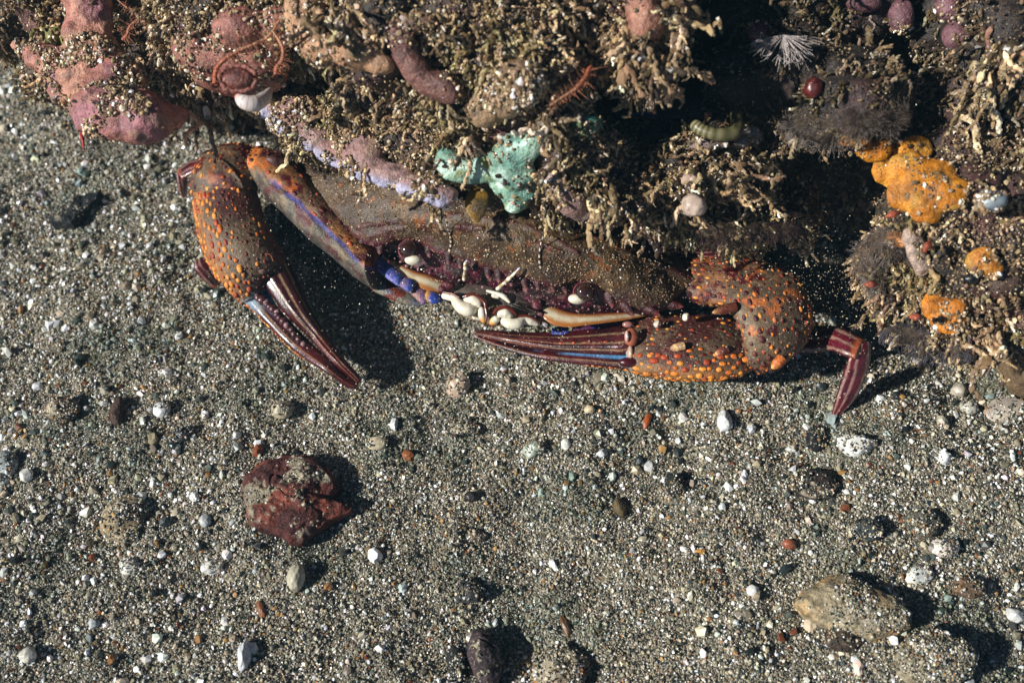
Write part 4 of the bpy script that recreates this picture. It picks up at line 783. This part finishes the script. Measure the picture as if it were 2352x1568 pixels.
# mouth: membranes, white lobes, tips, palps
g = Geo(); r_ = loft([(1030, 652, 1034, 668, 1.75), (1060, 650, 1060, 682, 1.85), (1110, 655, 1106, 690, 1.9), (1150, 665, 1140, 696, 1.9), (1176, 680, 1168, 700, 1.9)], .35, 60, 24, lambda u, t, V: mix(L((112, 104, 92)), L((78, 60, 54)), .5+.5*np.sin(t*26+2*np.sin(u*9))*.6+.3*fbm(V*6, 3, 2))); capped(g, r_, 24)
g.build('mouth_membrane', M_membrane, crab)
g = Geo(); r_ = loft([(1160, 664, 1140, 690, 1.85), (1186, 676, 1170, 718, 1.9), (1212, 692, 1196, 732, 1.9), (1238, 708, 1222, 736, 1.85), (1246, 722, 1236, 736, 1.75)], .35, 60, 24, lambda u, t, V: mix(L((112, 104, 92)), L((64, 48, 44)), .5+.5*np.sin(t*22+4*u)*.6+.3*fbm(V*6, 3, 2))); capped(g, r_, 24)
g.build('mouth_membrane', M_membrane, crab)
def lobe(name, pts, rad, tip=None, tips=.0, both=False):
    g = Geo(); p = Pl(pts); d0 = (p[0]-p[1]); d1 = (p[-1]-p[-2]); rr = np.array(rad)/100
    p = np.vstack([p[0]+d0/np.linalg.norm(d0)*rr[0]*.8, p, p[-1]+d1/np.linalg.norm(d1)*rr[-1]*.8]); rr = np.r_[.012, rr, .012]
    def bd(u):
        c = np.tile(WHT, (len(u), 1)); c = mix(c, L((212, 150, 70)), ss(1-tips*1.5, 1-tips, u) if tips else u*0)
        c = mix(c, L((92, 34, 16)), ss(1-tips, 1-tips*.5, u) if tips else u*0); return mix(c, L((190, 150, 96)), ss(.08, 0, u)*.7)
    tube(g, p, rr, WHT, 20, 60, band=bd); g.build(name, M_enamel, crab)
g = Geo(); r_ = loft([(1030, 676, 1026, 692, 1.6), (1065, 690, 1058, 720, 1.65), (1110, 696, 1100, 740, 1.65), (1150, 704, 1140, 748, 1.65), (1200, 720, 1192, 752, 1.65), (1236, 732, 1230, 750, 1.6)], .3, 60, 24, lambda u, t, V: mix(L((96, 70, 48)), L((140, 118, 88)), ss(-.2, .3, fbm(V*5, 3, 4)))); capped(g, r_, 24); g.build('mouth_plate', M_shell, crab)
lobe('mouth_lobe', [(1020, 679, 1.95), (1042, 684, 2.0), (1050, 695, 2.0), (1061, 706, 2.0), (1077, 712, 2.0), (1091, 707, 1.97)], [8, 9.5, 12, 14, 14.5, 10])
lobe('mouth_lobe', [(1070, 688, 2.07), (1086, 688, 2.1), (1098, 696, 2.07), (1102, 703, 2.03)], [7, 11, 10, 6])
lobe('mouth_lobe', [(1090, 726, 1.75), (1104, 730, 1.72)], [8, 6])
lobe('mouth_claw', [(1106, 710, 2.07), (1107, 723, 2.0), (1111, 735, 1.93), (1114, 742, 1.88)], [7, 8.5, 6.5, 4], tips=.4)
lobe('mouth_claw', [(1142, 731, 2.0), (1134, 738, 1.95), (1127, 746, 1.9)], [7.5, 9, 6], tips=.4)
lobe('mouth_lobe', [(1147, 721, 2.08), (1161, 719, 2.1), (1173, 725, 2.05)], [8, 11, 8])
lobe('mouth_lobe', [(1156, 736, 1.95), (1171, 743, 1.97), (1189, 743, 1.97), (1203, 735, 1.95), (1219, 738, 1.92), (1234, 744, 1.87)], [9, 12, 12, 9, 9, 5])
lobe('mouth_lobe', [(1133, 679, 2.02), (1145, 681, 2.02)], [5.5, 5])
lobe('mouth_lobe', [(1120, 668, 2.04), (1146, 676, 2.06), (1158, 682, 2.06), (1170, 694, 2.04)], [3, 5, 6, 3])
for (x, y, h, a, b_) in [(1030, 655, 2.02, .16, .1), (1016, 664, 1.95, .1, .1), (1234, 700, 2.0, .12, .13), (1243, 722, 1.85, .1, .12), (1120, 700, 1.85, .16, .2), (1128, 716, 1.8, .14, .2)]:
    g = Geo(); q = ICO[3][0]@np.stack([RT*a, UP*b_, -FWD*.1]); g.add(q+.03*fbm(q*9, 2, int(x))[:, None]+P(x, y, h), ICO[3][1], L((84, 22, 36)) if x not in (1120, 1128) else L((104, 86, 66))); g.build('mouth_plate', M_shell, crab)
g = Geo()                                         # brown rims of the lobes
for pts, rr_ in (([(1018, 671, 2.08), (1040, 675, 2.12), (1056, 684, 2.12)], [.02, .03, .03]), ([(1064, 682, 2.13), (1074, 679, 2.16), (1088, 678, 2.17), (1103, 685, 2.15), (1114, 696, 2.12), (1116, 708, 2.08), (1118, 722, 2.03), (1116, 738, 1.95)], [.03, .05, .055, .055, .05, .045, .035, .02]),
    ([(1134, 722, 2.1), (1142, 711, 2.14), (1160, 707, 2.17), (1178, 714, 2.14), (1186, 723, 2.08)], [.04, .055, .06, .05, .03]), ([(1190, 727, 2.05), (1206, 725, 2.06), (1224, 730, 2.02), (1238, 740, 1.95)], [.03, .03, .028, .02])): tube(g, Pl(pts), rr_, L((92, 36, 20)), 8, 60)
for k in range(150):                              # fringe of fine hairs
    x, y = rng.uniform(1112, 1150), rng.uniform(676, 730); b = P(x, y, 1.9); d = (RT*rng.normal(0, .6)-UP*rng.uniform(-.2, 1)-FWD*rng.uniform(.2, .9))*.16; tube(g, [b, b+d*.6, b+d], [.006, .004, .003], L((150, 132, 108)), 3, 4)
g.build('lobe_rim', M_enamel, crab)
g = Geo(); tube(g, Pl([(1156, 694, 2.2), (1190, 707, 2.2), (1222, 717, 2.15)]), [.025, .03, .02], L((36, 26, 22)), 8, 16); g.build('bristle', M_claw, crab)
for pts in ([(1066, 642, 2.3), (1067, 628, 2.5), (1069, 616, 2.7), (1068, 606, 2.8), (1074, 597, 2.9)], [(1142, 664, 2.3), (1156, 652, 2.5), (1168, 641, 2.7), (1178, 632, 2.8), (1194, 615, 2.95)]):
    g = Geo(); tube(g, Pl(pts), [.045, .04, .03, .05, .035, .03, .02], L((196, 172, 120)), 8, 40, band=lambda u: mix(mix(L((170, 140, 90)), L((230, 222, 200)), .5+.5*np.sin(u*26)), L((170, 170, 220)), ss(.85, 1, u)))
    g.build('antennule', M_enamel, crab)
for pts in ([(1031, 582, 2.6), (1036, 560, 2.9), (1034, 540, 3.2), (1028, 522, 3.5), (1024, 498, 3.8)], [(1247, 645, 2.5), (1243, 620, 2.9), (1239, 596, 3.2), (1241, 566, 3.5), (1248, 540, 3.8)]):
    g = Geo(); tube(g, Pl(pts), [.03, .026, .022, .015, .008], (0, 0, 0), 8, 90, band=lambda u: mix(L((226, 216, 190)), L((66, 22, 16)), ss(-.2, .2, np.sin(u*52)))); g.build('antenna', M_claw, crab)

# ------------------------------------------------------------------ limbs
def bumps(g, V, U, TH, cand, n, r, cols, k=1.0, seed=0, stretch=1.0):
    rg = np.random.default_rng(seed); i = rg.choice(cand, min(n*6, len(cand)), replace=False); out = []
    for j in i:                                    # keep them apart
        if all(np.sum((V[j]-V[o])**2) > (r*k*2.3)**2 for o in out[-160:]): out.append(j)
        if len(out) >= n: break
    out = np.array(out); cc = np.array([cols[c] for c in rg.integers(0, len(cols), len(out))]); rr = r*np.clip(np.exp(rg.normal(-.2, .3, len(out))), .4, 1.25)
    Cn = V.mean(0); nn = vnorm_grid(V)[out]; f_ = nn*np.sign((nn*(CAM-V[out])).sum(1))[:, None]
    m = ICO[2][0]; W0 = m[None]*rr[:, None, None]; h_ = (W0*f_[:, None]).sum(-1, keepdims=True); W0 = W0-f_[:, None]*h_*.2
    ax = rg.normal(0, 1, 3); ax /= np.linalg.norm(ax); W0 = W0+V[out][:, None]-f_[:, None]*(rr*.22)[:, None, None]
    dl = V[-60:].mean(0)-V[:60].mean(0); dl /= np.linalg.norm(dl); O_ = (V[out]-f_*(rr*.22)[:, None])[:, None]; W0 = W0+((W0-O_)@dl)[..., None]*dl*rg.uniform(.15, .9, (len(out), 1, 1))
    base = np.repeat(cc, len(m), 0); F0 = ICO[2][1]; hh = (h_[..., 0]/rr[:, None]).ravel()
    base = mix(L((96, 60, 36)), base, ss(-.1, .55, hh))
    g.add(W0.reshape(-1, 3), (F0[None]+np.arange(len(out))[:, None, None]*len(m)).reshape(-1, 3), base)
def vnorm_grid(V):
    F = LASTF[0]; F3 = np.vstack([F[:, :3], F[:, [0, 2, 3]]]); return vnorm(V, F3)
LASTF = [None]
def dots(V, C, col, fr, lo, hi, seed, w=1): return mix(C, col, ss(lo, hi, fbm(V*fr, 2, seed))*w)
OR = [L((222, 130, 34)), L((206, 104, 24)), L((226, 146, 52)), L((168, 62, 18))]
RD = [L((80, 16, 14)), L((104, 28, 16)), L((64, 12, 14))]
def rough_rad(s, a=.06): return lambda U, T: 1+a*fbm(np.stack([U*6, np.cos(T)*1.5+s, np.sin(T)*1.5], -1), 3, s)
front = lambda T: np.sin(T) > -.15
def limb(name, parent, edges, thick, colf, nu=150, nv=80, rad=None, mat=None, ex=None, squash=2.1):
    g = Geo(); r_ = loft(edges, thick, nu, nv, colf, rad, squash=squash); LASTF[0] = r_[1]; capped(g, r_, nv)
    if ex: ex(g, r_)
    V = r_[0]; f = np.where((np.sin(r_[4]) > -.3))[0]; A = np.linalg.norm(V[0]-V[-1])*np.ptp(V[:nv], 0).max(); m = int(min(700, 40+90*A))
    k = rng.choice(f, m); scatter(g, V[k], np.minimum(.006*np.exp(rng.exponential(.4, m)), .02), palette(m, [(190, 170, 138), (232, 226, 214), (150, 126, 96)], [4, 2, 3]))
    return g.build(name, mat or M_shell, parent)

# --- arm and claw at the left of the photograph
def c_merusL(u, t, V):
    q = np.cos(t)                                  # +1 upper edge, -1 lower edge
    C = mix(L((104, 78, 56)), L((142, 96, 54)), ss(-.2, .3, fbm(V*2, 3, 131))); C = dots(V, C, MAR, 3.4, .1, .26, 132); C = dots(V, C, L((190, 98, 34)), 5.2, .3, .42, 133, .7)
    C = mix(C, L((238, 140, 60)), ss(.09, .03, np.abs(u-.07))*ss(-.6, 0, q)*.8)
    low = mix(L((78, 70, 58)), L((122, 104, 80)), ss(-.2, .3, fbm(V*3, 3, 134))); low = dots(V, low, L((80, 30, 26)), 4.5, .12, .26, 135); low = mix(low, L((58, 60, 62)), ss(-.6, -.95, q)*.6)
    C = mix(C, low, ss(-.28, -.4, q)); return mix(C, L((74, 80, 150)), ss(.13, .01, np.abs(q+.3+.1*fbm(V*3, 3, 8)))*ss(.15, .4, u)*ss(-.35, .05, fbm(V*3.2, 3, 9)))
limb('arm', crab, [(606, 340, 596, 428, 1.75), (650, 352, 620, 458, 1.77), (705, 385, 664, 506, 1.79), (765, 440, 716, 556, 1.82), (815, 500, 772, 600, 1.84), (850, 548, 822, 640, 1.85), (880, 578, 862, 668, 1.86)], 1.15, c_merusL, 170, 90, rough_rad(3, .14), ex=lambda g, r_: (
    bumps(g, r_[0], 0, 0, np.where(front(r_[4]) & (np.cos(r_[4]) > -.2))[0], 110, .045, RD+[OR[3]], seed=3), cone(g, 640, 372, 2.55, -.8, -.2, .3, .14, L((84, 46, 40)), L((60, 34, 34)))))
def c_segL(u, t, V): q = np.cos(t); return mix(mix(BLU, L((92, 76, 160)), ss(-.2, .3, fbm(V*3, 3, 8))), L((140, 150, 200)), ss(.5, .9, np.abs(q))*.4+ss(.06, 0, np.minimum(u, 1-u))*.6)
limb('arm_segment', crab, [(836, 562, 828, 578, 1.95), (852, 574, 842, 600, 2.0), (866, 582, 852, 606, 2.0)], .7, lambda u, t, V: mix(L((70, 98, 150)), L((110, 92, 120)), ss(-.2, .3, fbm(V*3, 3, 9))), 30, 30)
limb('arm_segment', crab, [(864, 584, 850, 606, 1.95), (895, 605, 876, 630, 1.95), (922, 628, 906, 652, 1.95), (930, 636, 915, 657, 1.9)], .7, c_segL, 60, 40)
limb('arm_segment', crab, [(930, 636, 916, 656, 1.9), (948, 642, 932, 668, 1.95), (956, 650, 944, 674, 1.9)], .7, lambda u, t, V: mix(L((44, 70, 150)), L((104, 84, 120)), ss(-.2, .25, fbm(V*3, 3, 9))), 30, 30)
limb('arm_segment', crab, [(958, 650, 944, 676, 1.8), (978, 664, 966, 696, 1.8), (990, 674, 976, 700, 1.75)], .7, lambda u, t, V: mix(L((112, 84, 130)), L((150, 110, 100)), ss(-.1, .3, fbm(V*3, 3, 9))), 30, 30)
limb('arm_segment', crab, [(986, 666, 980, 692, 1.8), (998, 670, 994, 698, 1.85), (1012, 676, 1008, 696, 1.8), (1020, 682, 1016, 692, 1.75)], .8, lambda u, t, V: mix(L((42, 70, 160)), L((176, 130, 60)), ss(.3, .1, u+.2*fbm(V*5, 2, 4))), 40, 40, mat=M_claw)
def c_under(u, t, V): C = mix(L((120, 112, 96)), L((96, 104, 124)), ss(-.2, .2, fbm(V*2, 3, 9))); return dots(V, C, L((110, 44, 34)), 4.5, .18, .3, 10)
limb('arm_underside', crab, [(838, 596, 822, 620, 1.45), (862, 616, 850, 660, 1.5), (900, 640, 884, 682, 1.5), (940, 662, 926, 698, 1.45), (975, 684, 966, 706, 1.35)], .8, c_under, 90, 50, rough_rad(5, .08))
def c_palm(u, t, V, sgn):
    """sgn +1: the studded outer edge is at cos=+1"""
    q = np.cos(t)*sgn
    C = mix(L((84, 66, 50)), L((116, 94, 70)), ss(-.25, .3, fbm(V*1.6, 4, 141))); C = dots(V, C, L((70, 26, 26)), 2.2, .05, .3, 142, .85)
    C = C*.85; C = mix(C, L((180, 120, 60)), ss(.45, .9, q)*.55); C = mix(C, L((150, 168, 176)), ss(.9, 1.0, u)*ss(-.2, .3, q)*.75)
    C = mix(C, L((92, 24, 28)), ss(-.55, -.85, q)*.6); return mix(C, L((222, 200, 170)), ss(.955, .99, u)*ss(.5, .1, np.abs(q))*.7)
def palm_ex(g, r_, sgn, wh, seed):
    V, _, _, U, T = r_; q = np.cos(T)*sgn; f = (np.sin(T) > -.05) & (U > .10) & (U < .93)
    bumps(g, V, 0, 0, np.where(f & (q > .3) & (q < .93))[0], 150, .058, OR, seed=seed)
    bumps(g, V, 0, 0, np.where((np.sin(T) > -.5) & (U > .25) & (q > .93))[0], 95, .052, OR[:3], .85, seed=seed+1)
    bumps(g, V, 0, 0, np.where(f & (q < .3) & (q > -.9))[0], 130, .038, OR[1:]+RD+RD, 1.1, seed=seed+2)
    for x, y, h, r in wh: scatter(g, P(x, y, h)[None], np.array([[r, r*.9, r]]), WHT[None]*.95, 3, .04); scatter(g, (P(x+5, y+1, h+.02))[None], np.array([[r*.8]*3]), L((70, 24, 20))[None], 2, .04)
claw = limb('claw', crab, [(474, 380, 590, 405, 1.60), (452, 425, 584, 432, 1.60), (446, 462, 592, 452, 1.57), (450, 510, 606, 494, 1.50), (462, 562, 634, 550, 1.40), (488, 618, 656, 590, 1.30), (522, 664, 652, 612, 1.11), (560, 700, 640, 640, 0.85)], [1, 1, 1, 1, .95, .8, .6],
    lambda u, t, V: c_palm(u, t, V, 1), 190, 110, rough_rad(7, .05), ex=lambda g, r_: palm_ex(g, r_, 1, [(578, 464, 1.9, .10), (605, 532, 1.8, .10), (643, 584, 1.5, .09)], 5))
def c_wristL(u, t, V):
    C = mix(L((86, 68, 52)), L((116, 94, 70)), ss(-.25, .3, fbm(V*1.8, 4, 151))); C = dots(V, C, MAR, 3.6, .2, .32, 152); return dots(V, C, L((176, 96, 42)), 5, .36, .46, 153, .5)
limb('wrist', crab, [(604, 344, 592, 436, 1.65), (560, 330, 574, 440, 1.76), (510, 333, 560, 450, 1.80), (468, 352, 556, 455, 1.80), (442, 392, 556, 460, 1.76), (438, 432, 572, 462, 1.65), (446, 456, 585, 462, 1.54)], .95, c_wristL, 130, 90, rough_rad(9, .06),
    ex=lambda g, r_: (bumps(g, r_[0], 0, 0, np.where(front(r_[4]))[0], 130, .038, RD+OR, 1.2, seed=9), cone(g, 590, 372, 2.3, .1, .9, .34, .12, L((120, 70, 40)), L((60, 20, 18)))))
def c_fing(stripes, blue=None, seed=0):
    def f(u, t, V):
        q = np.cos(t)+.10*fbm(V*1.6, 3, seed+1)+.05*fbm(V*7, 2, seed+2); C = mix(L((46, 12, 17)), L((74, 20, 25)), ss(-.3, .3, fbm(V*3, 3, seed)))
        for s_, w_, a_ in stripes: C = mix(C, mix(L((150, 122, 92)), L((150, 84, 54)), ss(.3, .9, u)), ss(w_*.75, w_*.2, np.abs(q-s_))*(np.sin(t) > -.3)*a_*ss(1, .93, u))
        if blue: s0, s1, u1 = blue; C = mix(C, LBL, ss(s0-.25, s0, q)*ss(s1+.25, s1, q)*ss(u1, u1-.12, u+.12*fbm(V*5, 2, 4))*ss(.0, .08, u)*.95)
        C = mix(C, L((226, 196, 176)), ss(.05, .0, u)*.8); return mix(C, L((196, 140, 120)), ss(.975, 1, u))
    return f
def ridged(ph, a=.07): return lambda U, T: 1-a*(.5+.5*np.cos(T*0+np.cos(T)*9+ph))*(np.sin(T) > 0)
# fixed finger, movable finger, teeth
ff = limb('fixed_finger', claw, [(500, 640, 596, 618, 0.91), (548, 688, 612, 656, 0.85), (580, 712, 628, 688, 0.80), (611, 744, 646, 714, 0.74), (676, 808, 702, 774, 0.63), (744, 853, 758, 826, .8), (795, 888, 802, 864, .62), (818, 894, 828, 878, .55)], .75,
    lambda u, t, V: mix(mix(c_fing([(.35, .16, .8)], None, 3)(u, t, V), L((140, 162, 176)), ss(.42, .2, u)), LBL, ss(.1, -.4, np.cos(t))*ss(.5, .35, u)*ss(.05, .2, u)), 170, 60, None, M_claw,
    ex=lambda g, r_: bumps(g, r_[0], 0, 0, np.where((np.cos(r_[4]) > .96) & (r_[3] < .62))[0], 70, .04, OR[:3], .85, seed=13))
limb('movable_finger', claw, [(578, 606, 650, 586, 1.21), (590, 636, 668, 606, 1.19), (618, 672, 690, 655, 1.10), (652, 718, 722, 722, 0.96), (708, 774, 764, 786, 0.76), (760, 830, 800, 833, .85), (800, 866, 826, 862, .65), (820, 884, 832, 874, .55)], .7,
    c_fing([(-.72, .11, .9), (-.15, .14, .9), (.45, .16, .9)], None, 5), 190, 72, ridged(.6), M_claw)
g = Geo(); tp = crom([(580, 668, 1.1), (604, 690, 1.05), (628, 712, 1.0), (654, 742, .95), (694, 786, .82), (742, 830, .68), (788, 866, .52)], 26)
tube(g, Pl(tp[:, :3]-np.array([0, 0, .08])), .06, L((60, 16, 22)), 8, 40)
for k, q_ in enumerate(tp):
    r_ = .10*(1-.5*k/26)*(1.25 if k % 4 == 0 else .95); scatter(g, P(q_[0]+rng.normal(0, 2), q_[1], q_[2])[None], np.array([[r_, r_, r_]]), mix(L((62, 14, 22)), L((200, 160, 160)), np.array([.45 if k % 4 == 1 else .04])), 3, .05)
g.build('claw_teeth', M_claw, claw)
g = Geo(); g.add(ICO[3][0]@np.stack([RT*.15, UP*.13, -FWD*.12])+P(572, 642, 1.35), ICO[3][1], L((58, 12, 20))); g.build('finger_knob', M_enamel, claw); g = Geo(); g.add(ICO[3][0]@np.stack([RT*.16, UP*.10, -FWD*.10])+P(596, 620, 1.6), ICO[3][1], L((150, 116, 100)))
g.add(ICO[3][0]@np.stack([RT*.12, UP*.06, -FWD*.08])+P(610, 592, 1.75), ICO[3][1], L((150, 84, 62))); tube(g, Pl([(590, 606, 1.7), (600, 588, 1.85), (620, 584, 1.85), (628, 600, 1.7)]), .018, L((140, 84, 66)), 8, 30)
g.build('finger_joint', M_enamel, claw)
# --- arm and claw at the right
def c_merusR(u, t, V):
    C = mix(L((112, 80, 56)), L((150, 98, 56)), ss(-.2, .3, fbm(V*2, 3, 161))); C = dots(V, C, MAR, 3.2, .1, .24, 162); C = dots(V, C, L((180, 88, 34)), 5.4, .26, .4, 163, .7); return silt(V, C, .35)
limb('arm', crab, [(1545, 608, 1556, 676, 1.7), (1585, 592, 1590, 694, 1.8), (1635, 590, 1632, 700, 1.85), (1690, 592, 1672, 704, 1.9), (1745, 604, 1706, 712, 1.9)], .7, c_merusR, 130, 90, rough_rad(13, .08),
    ex=lambda g, r_: (bumps(g, r_[0], 0, 0, np.where(front(r_[4]))[0], 170, .045, RD+OR[2:], 1.1, seed=15)))
def c_wristR(u, t, V):
    C = mix(L((94, 76, 58)), L((126, 104, 78)), ss(-.25, .3, fbm(V*1.8, 4, 171))); C = dots(V, C, MAR, 3.3, .24, .32, 172); C = dots(V, C, L((196, 108, 50)), 3.6, .3, .45, 173, .8); return mix(C, L((160, 104, 54)), ss(.75, 1, np.cos(t))*.5)*.88
limb('wrist', crab, [(1700, 600, 1665, 692, 1.9), (1750, 598, 1672, 708, 2.0), (1800, 616, 1686, 728, 2.05), (1840, 646, 1698, 752, 2.0), (1864, 696, 1706, 780, 1.9), (1868, 742, 1712, 808, 1.75), (1850, 790, 1720, 834, 1.6), (1812, 828, 1734, 852, 1.45), (1782, 846, 1744, 858, 1.35)], .58, c_wristR, 150, 100, rough_rad(17, .06),
    ex=lambda g, r_: (bumps(g, r_[0], 0, 0, np.where(front(r_[4]))[0], 120, .05, RD, 1.5, seed=19), bumps(g, r_[0], 0, 0, np.where(front(r_[4]))[0], 110, .038, OR, 1.4, seed=20),
        cone(g, 1676, 708, 2.4, -1, .25, .42, .11, L((110, 50, 32)), L((206, 150, 90))), cone(g, 1790, 830, 1.9, -.6, .5, .25, .12, L((206, 110, 50)), L((240, 170, 90)))))
clawr = limb('claw', crab, [(1742, 778, 1736, 838, 1.2), (1716, 752, 1722, 852, 1.3), (1680, 731, 1696, 863, 1.35), (1633, 722, 1650, 871, 1.4), (1577, 717, 1590, 874, 1.4), (1520, 717, 1530, 869, 1.35), (1470, 727, 1480, 862, 1.25), (1440, 742, 1446, 851, 1.15)], .66,
    lambda u, t, V: c_palm(u, t, V, -1), 190, 110, rough_rad(21, .05), ex=lambda g, r_: (palm_ex(g, r_, -1, [(1576, 728, 2.0, .09), (1510, 744, 1.9, .09)], 25), cone(g, 1662, 806, 1.85, -.9, .3, .24, .10, L((120, 60, 50)), L((226, 160, 110)), .5), cone(g, 1562, 796, 1.95, -1, .2, .26, .09, L((224, 180, 130)), L((60, 20, 18)), .3)))
limb('fixed_finger', clawr, [(1505, 800, 1506, 864, 1.1), (1470, 806, 1474, 859, 1.08), (1430, 812, 1433, 848, 1.0), (1341, 806, 1341, 838, .9), (1260, 800, 1258, 828, .8), (1200, 793, 1196, 814, .7), (1136, 778, 1130, 792, .62), (1094, 768, 1090, 774, .6)], .8,
    lambda u, t, V: mix(mix(c_fing([(-.3, .2, .7)], None, 7)(u, t, V), L((150, 150, 130)), ss(.30, .1, u)), LBL, ss(.1, .5, np.cos(t))*ss(.62, .45, u+.2*fbm(V*5, 2, 3))*ss(.12, .2, u)*.8), 170, 60, None, M_claw,
    ex=lambda g, r_: bumps(g, r_[0], 0, 0, np.where((np.cos(r_[4]) < -.96) & (r_[3] < .42))[0], 60, .042, OR[:3]+[OR[3]], .85, seed=33))
limb('movable_finger', clawr, [(1452, 746, 1452, 808, 1.35), (1430, 745, 1434, 815, 1.35), (1392, 750, 1396, 815, 1.25), (1290, 762, 1292, 809, 1.1), (1230, 763, 1230, 801, 1.0), (1165, 760, 1164, 788, .85), (1115, 757, 1114, 775, .72), (1088, 757, 1088, 767, .66)], .8,
    c_fing([(.45, .13, .85), (-.15, .12, .95), (-.68, .13, .9)], None, 9), 190, 72, ridged(0.2), M_claw, ex=lambda g, r_: bumps(g, r_[0], 0, 0, np.where((np.abs(np.cos(r_[4])+.05) < .05) & (np.sin(r_[4]) > 0) & (r_[3] < .5))[0], 12, .03, [OR[3], RD[1]], 1.4, seed=35))
g = Geo(); g.add(ICO[3][0]@np.stack([RT*.15, UP*.2, -FWD*.14])+P(1450, 774, 1.78), ICO[3][1], L((160, 90, 62))); g.add(ICO[3][0]@np.stack([RT*.05, UP*.12, -FWD*.08])+P(1440, 772, 1.9), ICO[3][1], L((196, 160, 150)))
g.add(ICO[3][0]@np.stack([RT*.12, UP*.07, -FWD*.08])+P(1442, 745, 1.6), ICO[3][1], L((160, 110, 100))); g.add(ICO[3][0]@np.stack([RT*.22, UP*.11, -FWD*.12])+P(1444, 832, 1.5), ICO[3][1], L((66, 12, 22))); g.add(ICO[3][0]@np.stack([RT*.07, UP*.18, -FWD*.1])+P(1448, 812, 1.55), ICO[3][1], L((180, 150, 130)))
g.build('finger_joint', M_enamel, clawr)
limb('arm_segment', crab, [(1266, 754, 1268, 772, 1.1), (1290, 748, 1292, 772, 1.15), (1305, 748, 1306, 770, 1.15)], .7, lambda u, t, V: np.tile(L((28, 52, 140)), (len(u), 1)), 30, 30)
limb('arm_segment', crab, [(1314, 747, 1315, 768, 1.1), (1360, 742, 1362, 764, 1.15), (1410, 735, 1413, 758, 1.2), (1432, 733, 1434, 752, 1.2)], .7, lambda u, t, V: mix(L((38, 52, 150)), L((80, 34, 70)), ss(-.1, .3, fbm(V*2.5, 2, 9))), 50, 30)
# --- legs
def c_leg(u, t, V):
    q = np.cos(t); C = mix(L((60, 10, 24)), L((92, 20, 34)), ss(-.3, .3, fbm(V*3, 3, 181))); q = q+.12*fbm(V*2, 3, 6)
    for s_ in (-.75, .05, .7): C = mix(C, L((170, 134, 118)), ss(.15, .05, np.abs(q-s_+.12*fbm(V*4, 2, 3)))*.75)
    return mix(C, L((180, 90, 50)), ss(.86, .96, u)*.8)
leg = limb('leg', crab, [(1790, 752, 1800, 812, .7), (1840, 748, 1850, 812, .85), (1885, 748, 1890, 810, 1.0), (1915, 748, 1912, 806, 1.25), (1955, 762, 1938, 818, 1.5), (1990, 782, 1968, 826, 1.6)], .6, c_leg, 70, 50, None, M_claw)
limb('leg_tip', leg, [(1962, 796, 1998, 780, 1.6), (1948, 824, 2000, 812, 1.45), (1934, 862, 1992, 858, 1.1), (1920, 910, 1968, 912, .7), (1910, 950, 1932, 952, .35), (1906, 974, 1910, 976, .12)], .55, c_leg, 90, 50, None, M_claw)
leg = limb('leg', crab, [(470, 398, 462, 362, 1.7), (440, 402, 432, 372, 1.6), (420, 412, 406, 390, 1.5)], .6, c_leg, 40, 36, None, M_claw)
limb('leg_tip', leg, [(404, 398, 424, 392, 1.45), (406, 424, 432, 418, 1.2), (416, 452, 430, 446, .7)], .6, c_leg, 40, 36, None, M_claw)
limb('leg', crab, [(448, 598, 466, 590, .9), (446, 618, 480, 606, .85), (462, 640, 500, 622, .6), (490, 662, 510, 650, .3)], .6, c_leg, 40, 36, None, M_claw)
limb('leg', crab, [(1555, 570, 1558, 592, 1.7), (1620, 568, 1622, 592, 1.8), (1690, 572, 1690, 596, 1.7), (1752, 580, 1748, 600, 1.5)], .6, c_leg, 50, 40, rough_rad(3, .1), M_claw)
# ------------------------------------------------------------------ silt hanging in the water and settled on the crab
g = Geo(); n = 2600
x = np.where(rng.random(n) < .75, rng.normal(1250, 430, n), rng.uniform(0, 2352, n)); y = np.where(rng.random(n) < .75, rng.normal(640, 130, n), rng.uniform(0, 1568, n))
p = P(x, y, rng.uniform(1.2, 4.5, n)); scatter(g, p, np.minimum(.005*np.exp(rng.exponential(.4, n)), .016), np.tile(L((200, 190, 170)), (n, 1)))
k = 900; p = P(rng.normal(1880, 90, k), rng.normal(640, 90, k), rng.uniform(1, 4, k)); scatter(g, p, np.minimum(.005*np.exp(rng.exponential(.4, k)), .014), np.tile(L((190, 170, 140)), (k, 1)))
tag(g.build('suspended_silt', M_grain, smooth=False), kind='stuff')

# ------------------------------------------------------------------ the water itself
me = bpy.data.meshes.new('haze'); X, Y, Z0, Z1 = 62, 62, -6, 27
me.from_pydata([(x, y, z) for z in (Z0, Z1) for x, y in ((-X, -Y), (X, -Y), (X, Y), (-X, Y))], [], [(3, 2, 1, 0), (4, 5, 6, 7), (0, 1, 5, 4), (1, 2, 6, 5), (2, 3, 7, 6), (3, 0, 4, 7)])
hz = bpy.data.objects.new('haze', me); COL.objects.link(hz); hz['kind'] = 'stuff'
m = bpy.data.materials.new('water'); m.use_nodes = True; m.node_tree.nodes.clear(); N = m.node_tree.nodes
o_ = N.new('ShaderNodeOutputMaterial'); v_ = N.new('ShaderNodeVolumePrincipled'); v_.inputs['Color'].default_value = (.30, .62, .78, 1)
v_.inputs['Density'].default_value = .0009; v_.inputs['Anisotropy'].default_value = .2
m.node_tree.links.new(v_.outputs[0], o_.inputs['Volume']); me.materials.append(m)
